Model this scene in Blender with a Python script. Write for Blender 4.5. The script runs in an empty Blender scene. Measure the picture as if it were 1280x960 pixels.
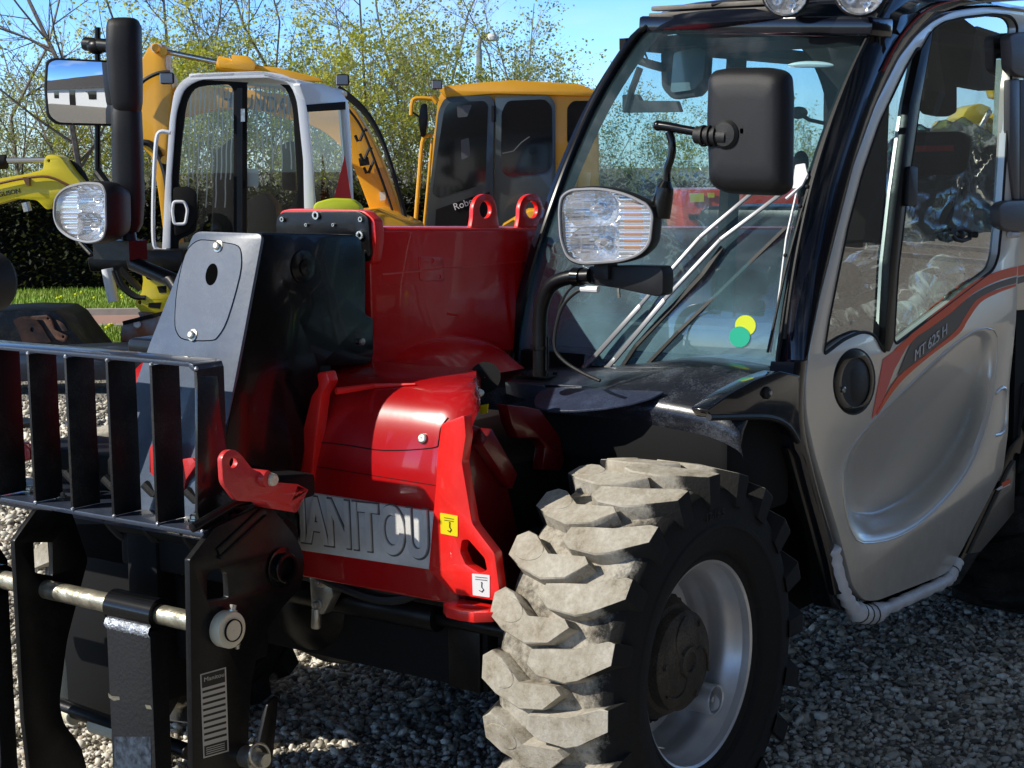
import bpy, bmesh, math, random
from mathutils import Vector, Matrix, noise
from mathutils.geometry import tessellate_polygon
random.seed(7)
PI = math.pi
scene = bpy.context.scene
COL = scene.collection

# ------------------------------------------------------------------ camera
CAMP = Vector((2.969865, 2.579100, 1.472705))
YAW, PITCH, ROLL, FPX = 3.7781524, -0.1323021, -0.0122074, 2080.0
fwd = Vector((math.cos(PITCH)*math.cos(YAW), math.cos(PITCH)*math.sin(YAW), math.sin(PITCH)))
r0 = fwd.cross(Vector((0, 0, 1))).normalized(); u0 = r0.cross(fwd)
rgt = r0*math.cos(ROLL) + u0*math.sin(ROLL); upv = -r0*math.sin(ROLL) + u0*math.cos(ROLL)
HEAD = Vector((math.cos(YAW), math.sin(YAW), 0))
SIDE = Vector((math.sin(YAW), -math.cos(YAW), 0))      # to the right of the view
cd = bpy.data.cameras.new('camera'); cam = bpy.data.objects.new('camera', cd); COL.objects.link(cam)
M = Matrix((rgt, upv, -fwd)).transposed().to_4x4(); M.translation = CAMP
cam.matrix_world = M
cd.sensor_width = 36; cd.sensor_fit = 'HORIZONTAL'; cd.lens = 36*FPX/1280; cd.clip_end = 2000; cd.clip_start = .05
cd.dof.use_dof = False
scene.camera = cam

def ray(px, py):
    return fwd + rgt*((px-640)/FPX) - upv*((py-480)/FPX)
def U(px, py, ax, v):
    d = ray(px, py); i = 'xyz'.index(ax)
    return CAMP + d*((v-CAMP[i])/d[i])
def UP(px, py, p0, n):
    d = ray(px, py)
    return CAMP + d*((Vector(p0)-CAMP).dot(n)/d.dot(n))
class Ax:                                   # a plane x|y|z = v
    def __init__(s, ax, v): s.ax, s.v = ax, v; n = [0, 0, 0]; n['xyz'.index(ax)] = 1; s.n = Vector(n)
    def __call__(s, px, py): return U(px, py, s.ax, s.v)
class Pl:                                   # any plane
    def __init__(s, p0, n): s.p0 = Vector(p0); s.n = Vector(n).normalized()
    def __call__(s, px, py): return UP(px, py, s.p0, s.n)
def Bk(D, turn=0):                          # upright plane D metres out from the viewpoint
    n = Matrix.Rotation(turn, 3, 'Z') @ (-HEAD)
    return Pl(CAMP + HEAD*D, n)
def gz(px, D): 
    p = Bk(D)(px, 300); return Vector((p.x, p.y, 0))

def smooth(pts, n=6, closed=True):
    P = [Vector(p) for p in pts]; out = []; N = len(P)
    rng = range(N) if closed else range(N-1)
    for i in rng:
        if closed: a, b, c, d = P[i-1], P[i], P[(i+1) % N], P[(i+2) % N]
        else: a, b, c, d = P[max(i-1, 0)], P[i], P[i+1], P[min(i+2, N-1)]
        for k in range(n):
            t = k/n
            out.append(.5*((2*b)+(c-a)*t+(2*a-5*b+4*c-d)*t*t+(3*b-a-3*c+d)*t**3))
    if not closed: out.append(P[-1])
    return out
def rnd(pts, r=6, seg=4):                   # polygon with rounded corners; r number or list
    N = len(pts); out = []
    for i in range(N):
        p = Vector(pts[i][:2]); a = Vector(pts[i-1][:2]); b = Vector(pts[(i+1) % N][:2])
        rr = r[i] if isinstance(r, (list, tuple)) else r
        if rr <= 0: out.append(p); continue
        da = (a-p); db = (b-p); k = min(rr, da.length*.48, db.length*.48)
        s = p+da.normalized()*k; e = p+db.normalized()*k
        for j in range(seg+1):
            t = j/seg; out.append(s*(1-t)**2+p*2*t*(1-t)+e*t*t)
    return out
def ell(cx, cy, rx, ry=None, n=20, rot=0):
    ry = ry or rx
    return [(cx+rx*math.cos(t)*math.cos(rot)-ry*math.sin(t)*math.sin(rot), cy+rx*math.cos(t)*math.sin(rot)+ry*math.sin(t)*math.cos(rot)) for t in [2*PI*i/n for i in range(n)]]

# ------------------------------------------------------------------ mesh builder
def frame_of(d):
    d = d.normalized(); a = Vector((0, 0, 1)) if abs(d.z) < .9 else Vector((1, 0, 0))
    x = a.cross(d).normalized(); return x, d.cross(x)
class MB:
    def __init__(s): s.v = []; s.f = []; s.m = []; s.mi = 0
    def add(s, vs, fs):
        o = len(s.v); s.v += [Vector(v) for v in vs]; s.f += [tuple(o+i for i in f) for f in fs]; s.m += [s.mi]*len(fs); return s
    def prism(s, pts, ext, holes=()):       # pts: 3D outline; ext: extrusion vector
        loops = [[Vector(p) for p in pts]]+[[Vector(p) for p in h] for h in holes]
        tris = tessellate_polygon(loops); flat = [p for l in loops for p in l]; n = len(flat)
        if not tris: return s
        e = Vector(ext)
        # orient
        nn = sum((((flat[b]-flat[a]).cross(flat[c]-flat[a])) for a, b, c in tris), Vector())
        T = [tuple(t) for t in tris]
        T = [t if ((flat[t[1]]-flat[t[0]]).cross(flat[t[2]]-flat[t[0]])).dot(e) < 0 else (t[0], t[2], t[1]) for t in T]
        if not holes:
            lo = list(range(n)); A = sum(((flat[i]-flat[0]).cross(flat[(i+1) % n]-flat[0]) for i in range(1, n-1)), Vector())
            if A.dot(e) > 0: lo.reverse()
            fs = [tuple(lo), tuple(i+n for i in reversed(lo))] if n > 2 else []
        else:
            fs = T+[tuple(i+n for i in reversed(t)) for t in T]
        o = 0
        for li, l in enumerate(loops):
            k = len(l); A = sum(((l[i]-l[0]).cross(l[(i+1) % k]-l[0]) for i in range(1, k-1)), Vector()).dot(e)
            ccw = (A < 0) ^ (li > 0)
            for i in range(k):
                a, b = o+i, o+(i+1) % k
                fs.append((b, a, a+n, b+n) if ccw else (a, b, b+n, a+n))
            o += k
        return s.add(flat+[p+e for p in flat], fs)
    def trace(s, px, plane, ext, holes=()): # outline in picture points put on a plane
        return s.prism([plane(*p[:2]) for p in px], ext, [[plane(*q[:2]) for q in h] for h in holes])
    def box(s, c, d, rot=None):
        c = Vector(c); hx, hy, hz = [k/2 for k in d]
        vs = [Vector((x, y, z)) for x in (-hx, hx) for y in (-hy, hy) for z in (-hz, hz)]
        if rot: vs = [rot @ v for v in vs]
        return s.add([c+v for v in vs], [(0, 1, 3, 2), (4, 6, 7, 5), (0, 4, 5, 1), (2, 3, 7, 6), (0, 2, 6, 4), (1, 5, 7, 3)])
    def bar(s, a, b, w, h, up=(0, 0, 1)):
        a, b = Vector(a), Vector(b); d = (b-a).normalized(); x = d.cross(Vector(up)).normalized(); y = x.cross(d)
        q = [x*sx*w/2+y*sy*h/2 for sx, sy in ((-1, -1), (1, -1), (1, 1), (-1, 1))]
        return s.add([a+k for k in q]+[b+k for k in q], [(0, 3, 2, 1), (4, 5, 6, 7)]+[(i, (i+1) % 4, (i+1) % 4+4, i+4) for i in range(4)])
    def tube(s, pts, r, n=8, closed=False, caps=True):
        P = [Vector(p) for p in pts]; R = r if isinstance(r, (list, tuple)) else [r]*len(P); N = len(P); vs = []; px = None
        for i, p in enumerate(P):
            if closed: d = P[(i+1) % N]-P[i-1]
            else: d = P[min(i+1, N-1)]-P[max(i-1, 0)]
            if d.length < 1e-9: d = Vector((0, 0, 1))
            d.normalize()
            if px is None: x, y = frame_of(d)
            else:
                x = px-d*px.dot(d)
                if x.length < 1e-6: x = frame_of(d)[0]
                x.normalize(); y = d.cross(x)
            px = x
            for k in range(n):
                a = 2*PI*k/n; vs.append(p+(x*math.cos(a)+y*math.sin(a))*R[i])
        fs = []
        for i in range(N if closed else N-1):
            j = (i+1) % N
            for k in range(n): l = (k+1) % n; fs.append((i*n+k, i*n+l, j*n+l, j*n+k))
        if caps and not closed: fs += [tuple(reversed(range(n))), tuple((N-1)*n+k for k in range(n))]
        return s.add(vs, fs)
    def cyl(s, a, b, r, n=24, r2=None):
        return s.tube([a, b], [r, r if r2 is None else r2], n)
    def lathe(s, prof, c, axis, n=48, close=False):   # prof: (radius, along axis)
        c = Vector(c); ax = Vector(axis).normalized(); x, y = frame_of(ax); vs = []; K = len(prof)
        for i in range(n):
            t = 2*PI*i/n; e = x*math.cos(t)+y*math.sin(t)
            vs += [c+e*r+ax*h for r, h in prof]
        fs = []
        for i in range(n):
            j = (i+1) % n
            for k in range(K if close else K-1): l = (k+1) % K; fs.append((i*K+k, j*K+k, j*K+l, i*K+l))
        return s.add(vs, fs)
    def loft(s, rows, closed=False, caps=False):
        K = len(rows[0]); vs = [p for r in rows for p in r]; fs = []
        for i in range(len(rows)-1):
            for k in range(K if closed else K-1): l = (k+1) % K; fs.append((i*K+k, i*K+l, (i+1)*K+l, (i+1)*K+k))
        if caps: fs += [tuple(reversed(range(K))), tuple((len(rows)-1)*K+k for k in range(K))]
        return s.add(vs, fs)
    def ball(s, c, r, n=12, m=8, sc=(1, 1, 1), disp=None):
        c = Vector(c); rows = []
        for i in range(m+1):
            a = PI*i/m; row = []
            for k in range(n):
                b = 2*PI*k/n; v = Vector((math.sin(a)*math.cos(b), math.sin(a)*math.sin(b), math.cos(a)))
                q = 1+(disp(v) if disp else 0); row.append(c+Vector((v.x*sc[0], v.y*sc[1], v.z*sc[2]))*r*q)
            rows.append(row)
        return s.loft(rows, closed=True)
    def bolt(s, c, n, r=.008, h=.006):
        c = Vector(c); n = Vector(n).normalized()
        s.tube([c, c+n*h*.4], r*1.5, 12); s.tube([c+n*h*.4, c+n*h*1.6], r, 6); return s
    def build(s, name, mat, parent=None, bevel=0, ang=32, seg=2, smooth=True, weld=False, recalc=False):
        me = bpy.data.meshes.new(name); me.from_pydata([tuple(v) for v in s.v], [], s.f)
        mats = mat if isinstance(mat, (list, tuple)) else [mat]
        for q in mats: me.materials.append(q)
        if len(mats) > 1: me.polygons.foreach_set('material_index', s.m)
        if bevel or weld or recalc:
            bm = bmesh.new(); bm.from_mesh(me)
            if weld: bmesh.ops.remove_doubles(bm, verts=bm.verts, dist=1e-5)
            if recalc: bmesh.ops.recalc_face_normals(bm, faces=bm.faces)
            if bevel:
                ed = [e for e in bm.edges if len(e.link_faces) == 2 and e.calc_face_angle(0) > math.radians(ang)]
                if ed: bmesh.ops.bevel(bm, geom=ed, offset=bevel, segments=seg, affect='EDGES', profile=.5, clamp_overlap=True)
            bm.to_mesh(me); bm.free()
        if smooth: me.shade_smooth(); me.set_sharp_from_angle(angle=math.radians(ang if not bevel else 40))
        o = bpy.data.objects.new(name, me); COL.objects.link(o)
        if parent is not None: attach(o, parent)
        return o
def world_loc(o):
    v = Vector(o.location)
    while o.parent: o = o.parent; v += o.location
    return v
def attach(o, parent):
    o.parent = parent; o.location = Vector(o.location)-world_loc(parent)
def tag(o, label=None, cat=None, group=None, kind=None):
    for k, v in (('label', label), ('category', cat), ('group', group), ('kind', kind)):
        if v: o[k] = v
    return o
def thing(name, loc, label, cat, group=None, kind=None):
    o = bpy.data.objects.new(name, None); COL.objects.link(o); o.location = loc; o.empty_display_size = .1
    return tag(o, label, cat, group, kind)
def lettering(txt, name, mat, parent, p0, xdir, ydir, size, depth=.002, width=None, align='LEFT', shear=0, off=0):
    cu = bpy.data.curves.new(name, 'FONT'); cu.body = txt; cu.size = size; cu.extrude = depth; cu.align_x = align; cu.shear = shear; cu.offset = off
    o = bpy.data.objects.new(name, cu); COL.objects.link(o)
    me = bpy.data.meshes.new_from_object(o.evaluated_get(bpy.context.evaluated_depsgraph_get()))
    bpy.data.objects.remove(o); bpy.data.curves.remove(cu)
    x = Vector(xdir).normalized(); z = x.cross(Vector(ydir)).normalized(); y = z.cross(x)
    sx = 1
    if width: 
        xs = [v.co.x for v in me.vertices]; sx = width/(max(xs)-min(xs))
    for v in me.vertices: v.co = Vector(p0)+x*v.co.x*sx+y*v.co.y+z*v.co.z
    me.materials.clear(); me.materials.append(mat)
    o = bpy.data.objects.new(name, me); COL.objects.link(o)
    if parent is not None: attach(o, parent)
    return o

# ------------------------------------------------------------------ materials
MAT = {}
def mat(name, col, rough=.5, metal=0, coat=0, nscale=0, nstr=0, vary=0, vscale=6, vcol=None, spec=.5, dust=0, dcol=(.35, .31, .25), emis=None, cr=.03, ndet=3, sheen=0):
    m = bpy.data.materials.new(name); m.use_nodes = True; nt = m.node_tree; N = nt.nodes; L = nt.links
    b = N['Principled BSDF']; b.inputs['Roughness'].default_value = rough; b.inputs['Metallic'].default_value = metal
    b.inputs['Coat Weight'].default_value = coat; b.inputs['Coat Roughness'].default_value = cr; b.inputs['Specular IOR Level'].default_value = spec
    tc = N.new('ShaderNodeTexCoord'); src = None
    def nz(sc, det=3, ro=.55):
        n = N.new('ShaderNodeTexNoise'); n.inputs['Scale'].default_value = sc; n.inputs['Detail'].default_value = det; n.inputs['Roughness'].default_value = ro
        L.new(tc.outputs['Object'], n.inputs['Vector']); return n
    if vary:
        n = nz(vscale, 5); rp = N.new('ShaderNodeMapRange'); rp.inputs[1].default_value = .35; rp.inputs[2].default_value = .65; L.new(n.outputs['Fac'], rp.inputs[0])
        mx = N.new('ShaderNodeMix'); mx.data_type = 'RGBA'; mx.inputs[6].default_value = (*col, 1)
        c2 = vcol or tuple(min(1, c*(1-vary)) for c in col); mx.inputs[7].default_value = (*c2, 1); L.new(rp.outputs[0], mx.inputs[0]); src = mx.outputs[2]
        rr = N.new('ShaderNodeMapRange'); rr.inputs[3].default_value = max(0, rough-.06); rr.inputs[4].default_value = min(1, rough+.1); L.new(n.outputs['Fac'], rr.inputs[0]); L.new(rr.outputs[0], b.inputs['Roughness'])
    if dust:
        n = nz(9, 8, .7); n2 = nz(260, 2)
        ad = N.new('ShaderNodeMath'); ad.operation = 'MULTIPLY_ADD'; L.new(n2.outputs['Fac'], ad.inputs[0]); ad.inputs[1].default_value = .5; L.new(n.outputs['Fac'], ad.inputs[2])
        rp = N.new('ShaderNodeMapRange'); rp.inputs[1].default_value = .72; rp.inputs[2].default_value = 1.0; rp.inputs[4].default_value = dust; L.new(ad.outputs[0], rp.inputs[0])
        mx = N.new('ShaderNodeMix'); mx.data_type = 'RGBA'; mx.inputs[6].default_value = (*col, 1); mx.inputs[7].default_value = (*dcol, 1); L.new(rp.outputs[0], mx.inputs[0])
        if src: L.new(src, mx.inputs[6])
        src = mx.outputs[2]
    if src: L.new(src, b.inputs['Base Color'])
    else: b.inputs['Base Color'].default_value = (*col, 1)
    if nstr:
        n = nz(nscale, ndet); bu = N.new('ShaderNodeBump'); bu.inputs['Strength'].default_value = nstr; bu.inputs['Distance'].default_value = .01
        L.new(n.outputs['Fac'], bu.inputs['Height']); L.new(bu.outputs[0], b.inputs['Normal'])
    if emis: b.inputs['Emission Color'].default_value = (*emis, 1); b.inputs['Emission Strength'].default_value = 1
    MAT[name] = m; return m
def glass(name, tint=(.75, .88, .88), refl=1.0, rough=0.0, haze=0, hcol=(.6, .65, .68), ior=1.5, low=0, transl=0, streak=0):
    m = bpy.data.materials.new(name); m.use_nodes = True; nt = m.node_tree; N = nt.nodes; L = nt.links; N.clear()
    o = N.new('ShaderNodeOutputMaterial'); t = N.new('ShaderNodeBsdfTransparent'); t.inputs[0].default_value = (*tint, 1)
    g = N.new('ShaderNodeBsdfGlossy'); g.inputs['Roughness'].default_value = rough; g.inputs[0].default_value = (1, 1, 1, 1)
    fr = N.new('ShaderNodeFresnel'); ge = N.new('ShaderNodeNewGeometry'); io = N.new('ShaderNodeMapRange'); io.inputs[3].default_value = ior; io.inputs[4].default_value = 1/ior; L.new(ge.outputs['Backfacing'], io.inputs[0]); L.new(io.outputs[0], fr.inputs[0]); mu = N.new('ShaderNodeMath'); mu.operation = 'MULTIPLY'; mu.inputs[1].default_value = refl; mu.use_clamp = True
    L.new(fr.outputs[0], mu.inputs[0]); mx = N.new('ShaderNodeMixShader'); L.new(mu.outputs[0], mx.inputs[0]); L.new(t.outputs[0], mx.inputs[1]); L.new(g.outputs[0], mx.inputs[2]); out = mx.outputs[0]
    if haze:
        d = N.new('ShaderNodeBsdfDiffuse'); d.inputs[0].default_value = (*hcol, 1); tc = N.new('ShaderNodeTexCoord'); n = N.new('ShaderNodeTexNoise'); n.inputs['Scale'].default_value = 7; n.inputs['Detail'].default_value = 8; L.new(tc.outputs['Object'], n.inputs['Vector'])
        rp = N.new('ShaderNodeMapRange'); rp.inputs[1].default_value = .3; rp.inputs[2].default_value = .75; rp.inputs[3].default_value = haze*.35; rp.inputs[4].default_value = haze; L.new(n.outputs['Fac'], rp.inputs[0]); hz = rp.outputs[0]; ds = d.outputs[0]
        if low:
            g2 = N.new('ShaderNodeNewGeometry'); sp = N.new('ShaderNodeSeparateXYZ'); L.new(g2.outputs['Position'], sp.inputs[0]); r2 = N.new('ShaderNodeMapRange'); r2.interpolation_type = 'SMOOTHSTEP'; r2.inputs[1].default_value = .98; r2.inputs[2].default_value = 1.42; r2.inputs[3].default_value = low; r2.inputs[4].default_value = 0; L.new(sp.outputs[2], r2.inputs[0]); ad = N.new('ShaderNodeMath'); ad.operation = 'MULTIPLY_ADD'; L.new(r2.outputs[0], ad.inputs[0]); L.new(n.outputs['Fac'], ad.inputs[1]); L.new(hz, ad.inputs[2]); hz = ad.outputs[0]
        if streak:
            n.inputs['Scale'].default_value = 5.5; n.inputs['Detail'].default_value = 4; n.inputs['Distortion'].default_value = 1.2; sb = N.new('ShaderNodeMath'); sb.operation = 'SUBTRACT'; sb.inputs[1].default_value = .5; L.new(n.outputs['Fac'], sb.inputs[0]); ab = N.new('ShaderNodeMath'); ab.operation = 'ABSOLUTE'; L.new(sb.outputs[0], ab.inputs[0]); r5 = N.new('ShaderNodeMapRange'); r5.inputs[1].default_value = 0; r5.inputs[2].default_value = .035; r5.inputs[3].default_value = streak; r5.inputs[4].default_value = haze; L.new(ab.outputs[0], r5.inputs[0]); hz = r5.outputs[0]
        if transl:
            tl = N.new('ShaderNodeBsdfTranslucent'); tl.inputs[0].default_value = (*hcol, 1); m3 = N.new('ShaderNodeMixShader'); m3.inputs[0].default_value = transl; L.new(ds, m3.inputs[1]); L.new(tl.outputs[0], m3.inputs[2]); ds = m3.outputs[0]
        m2 = N.new('ShaderNodeMixShader'); L.new(hz, m2.inputs[0]); L.new(out, m2.inputs[1]); L.new(ds, m2.inputs[2]); out = m2.outputs[0]
    L.new(out, o.inputs[0]); MAT[name] = m; return m

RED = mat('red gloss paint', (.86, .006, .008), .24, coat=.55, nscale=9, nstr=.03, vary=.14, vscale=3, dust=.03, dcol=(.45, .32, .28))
REDD = mat('red paint', (.94, .016, .012), .35, coat=.3, nscale=40, nstr=.03, vary=.15, dust=.06, dcol=(.6, .4, .3))  # sunlit copy of the machine's red, sun put into the colour
BLK = mat('black gloss paint', (.0035, .0038, .0045), .2, coat=.18, nscale=5, nstr=.02, dust=.015, spec=.3)
BLKS = mat('black satin steel', (.004, .004, .0045), .34, nscale=60, nstr=.05, dust=.04, spec=.3)
BLKC = mat('black powder coat', (.006, .007, .009), .3, coat=.55, nscale=240, nstr=.04, dust=.06, spec=.4, cr=.12)
CAB = mat('blue black cab paint', (.0055, .0065, .012), .14, coat=.5, nscale=6, nstr=.012, dust=.03, spec=.4)
PLAS = mat('black grained plastic', (.010, .010, .011), .48, nscale=900, nstr=.16, vary=.2, spec=.4)
RUBS = mat('black rubber seal', (.008, .008, .008), .6, nscale=200, nstr=.1)
PLATE = mat('slate grey cover paint', (.095, .125, .18), .36, coat=.2, nscale=30, nstr=.05, vary=.25, vscale=7, dust=.3, dcol=(.22, .25, .29))
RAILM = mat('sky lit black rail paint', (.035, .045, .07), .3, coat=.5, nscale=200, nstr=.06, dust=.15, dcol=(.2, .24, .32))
BARM = mat('satin black bar paint', (.008, .008, .009), .5, nscale=240, nstr=.08, dust=.10, spec=.35)
REDB = mat('bonnet red paint', (.48, .005, .007), .22, coat=.6, nscale=9, nstr=.03, vary=.12, vscale=3, dust=.03, dcol=(.42, .30, .27))  # darker copy of the same red, the bonnet's shade put into the colour
SILV = mat('silver grey metallic paint', (.93, .88, .79), .34, metal=.42, coat=.5, nscale=900, nstr=.03, vary=.1, vscale=1.5)
def road_film(m, z0, z1, amt, col):
    nt = m.node_tree; N = nt.nodes; L = nt.links; b = N['Principled BSDF']; src = b.inputs['Base Color'].links[0].from_socket if b.inputs['Base Color'].links else None
    g = N.new('ShaderNodeNewGeometry'); sp = N.new('ShaderNodeSeparateXYZ'); L.new(g.outputs['Position'], sp.inputs[0]); r = N.new('ShaderNodeMapRange'); r.inputs[1].default_value = z0; r.inputs[2].default_value = z1; r.inputs[3].default_value = amt; r.inputs[4].default_value = 0; L.new(sp.outputs[2], r.inputs[0])
    n = N.new('ShaderNodeTexNoise'); n.inputs['Scale'].default_value = 18; n.inputs['Detail'].default_value = 9; n.inputs['Roughness'].default_value = .75; L.new(g.outputs['Position'], n.inputs['Vector']); mu = N.new('ShaderNodeMath'); mu.operation = 'MULTIPLY'; mu.use_clamp = True; L.new(r.outputs[0], mu.inputs[0]); L.new(n.outputs['Fac'], mu.inputs[1])
    mx = N.new('ShaderNodeMix'); mx.data_type = 'RGBA'; L.new(mu.outputs[0], mx.inputs[0]); mx.inputs[6].default_value = b.inputs['Base Color'].default_value
    if src: L.new(src, mx.inputs[6])
    mx.inputs[7].default_value = (*col, 1); L.new(mx.outputs[2], b.inputs['Base Color'])
road_film(SILV, .35, .85, .7, (.36, .32, .26))
RIM = mat('silver wheel paint', (.74, .75, .77), .34, metal=.55, nscale=30, nstr=.03, vary=.2, vscale=8)
CHR = mat('polished chrome', (.85, .85, .85), .07, metal=1)
LREF = mat('lamp reflector silvering', (.93, .94, .96), .14, metal=.75, coat=1)
LBL = mat('blue lamp reflection tint', (.2, .35, .8), .2, metal=.6, coat=1)
ZINC = mat('zinc plated steel', (.70, .68, .60), .32, metal=.85, nscale=90, nstr=.15, vary=.3, vscale=30)
SHAFT = mat('greasy bright shaft steel', (.66, .60, .45), .36, metal=.75, nscale=35, nstr=.35, vary=.6, vscale=22)
CREAM = mat('cream zinc collar', (.86, .80, .60), .45, metal=.0, nscale=60, nstr=.1, vary=.2)
WELD = mat('brushed weld', (.62, .66, .72), .35, metal=.7, nscale=160, nstr=.6, vary=.5, vscale=60)
WRAP = mat('white wrapping film', (.84, .86, .90), .4, nscale=22, nstr=.5, vary=.25, vscale=9)
WHITE = mat('white paint', (.78, .78, .78), .45)
YEL = mat('yellow sticker', (.85, .70, .01), .4)
YELG = mat('lime yellow sticker', (.72, .82, .02), .4)
GREENS = mat('green sticker', (.02, .48, .28), .4)
DARK = mat('matt black interior', (.0045, .0045, .005), .75, spec=.25)
AMB = mat('amber lens', (.95, .52, .30), .15, coat=1, metal=.3)
ORG = mat('orange decal', (.98, .10, .02), .35)
DRED = mat('red decal', (.45, .02, .02), .35)
PINK = mat('salmon red decal', (.88, .13, .11), .35)
DGREY = mat('grey decal', (.08, .08, .085), .35)
WS = glass('windscreen glass', (.72, .93, .96), 2.6, haze=.04, hcol=(.34, .62, .74), low=.46)  # teal haze growing toward the foot paints in a bright reflection
DG = glass('door glass', (.93, .98, .97), 3.6, haze=.02)
CLR = glass('clear lens', (.97, .97, .97), .8, haze=.10, hcol=(.9, .92, .95))
FILM = glass('crumpled clear film', (.72, .90, .88), 7.0, rough=.05, haze=.16, hcol=(.90, .98, .97), transl=.5, streak=.95)  # white streaks paint the highlights on the crumpled folds
# ================================================================== TELEHANDLER
TH = thing('telehandler', (-1.1, .05, 0), 'red telehandler with silver door, black cab and black front lamps, parked on the gravel', 'telehandler')

# ---------------------------------------------------------------- wheels
def tyre_profile():
    half = [(.215, .108), (.222, .122), (.232, .128), (.240, .127), (.246, .138), (.262, .146), (.280, .151), (.292, .152), (.296, .1555), (.303, .1555), (.308, .152), (.325, .150), (.345, .146), (.362, .141), (.370, .136), (.381, .120), (.385, .08), (.3865, .03)]
    return half+[(r, -y) for r, y in reversed(half)]
def dirt_material():
    m = mat('dusty tyre rubber', (.50, .44, .33), .85); nt = m.node_tree; N = nt.nodes; L = nt.links; b = N['Principled BSDF']
    tc = N.new('ShaderNodeTexCoord'); at = N.new('ShaderNodeAttribute'); at.attribute_name = 'grime'
    n1 = N.new('ShaderNodeTexNoise'); n1.inputs['Scale'].default_value = 14; n1.inputs['Detail'].default_value = 9; n1.inputs['Roughness'].default_value = .7
    n2 = N.new('ShaderNodeTexNoise'); n2.inputs['Scale'].default_value = 95; n2.inputs['Detail'].default_value = 6; n2.inputs['Roughness'].default_value = .75
    L.new(tc.outputs['Object'], n1.inputs['Vector']); L.new(tc.outputs['Object'], n2.inputs['Vector'])
    a = N.new('ShaderNodeMath'); a.operation = 'MULTIPLY_ADD'; a.inputs[1].default_value = .9; L.new(n1.outputs['Fac'], a.inputs[0]); L.new(at.outputs['Fac'], a.inputs[2])
    c = N.new('ShaderNodeMath'); c.operation = 'MULTIPLY_ADD'; c.inputs[1].default_value = .35; L.new(n2.outputs['Fac'], c.inputs[0]); L.new(a.outputs[0], c.inputs[2])
    rp = N.new('ShaderNodeMapRange'); rp.inputs[1].default_value = .72; rp.inputs[2].default_value = 1.0; L.new(c.outputs[0], rp.inputs[0])
    cr = N.new('ShaderNodeMix'); cr.data_type = 'RGBA'; cr.inputs[6].default_value = (.36, .31, .23, 1); cr.inputs[7].default_value = (.56, .52, .44, 1)
    r3 = N.new('ShaderNodeMapRange'); r3.inputs[1].default_value = .35; r3.inputs[2].default_value = .62; L.new(n1.outputs['Fac'], r3.inputs[0]); L.new(r3.outputs[0], cr.inputs[0])
    r4 = N.new('ShaderNodeMapRange'); r4.inputs[1].default_value = .30; r4.inputs[2].default_value = .72; r4.inputs[3].default_value = .72; r4.inputs[4].default_value = 1.06; L.new(n2.outputs['Fac'], r4.inputs[0])
    cv = N.new('ShaderNodeMix'); cv.data_type = 'RGBA'; cv.blend_type = 'MULTIPLY'; cv.inputs[0].default_value = 1; L.new(cr.outputs[2], cv.inputs[6]); L.new(r4.outputs[0], cv.inputs[7])
    mx = N.new('ShaderNodeMix'); mx.data_type = 'RGBA'; mx.inputs[6].default_value = (.017, .0165, .016, 1); L.new(rp.outputs[0], mx.inputs[0]); L.new(cv.outputs[2], mx.inputs[7]); L.new(mx.outputs[2], b.inputs['Base Color'])
    bu = N.new('ShaderNodeBump'); bu.inputs['Strength'].default_value = .6; bu.inputs['Distance'].default_value = .004; L.new(n2.outputs['Fac'], bu.inputs['Height']); L.new(bu.outputs[0], b.inputs['Normal'])
    b.inputs['Specular IOR Level'].default_value = .3
    return m
DIRT = dirt_material()
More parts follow.
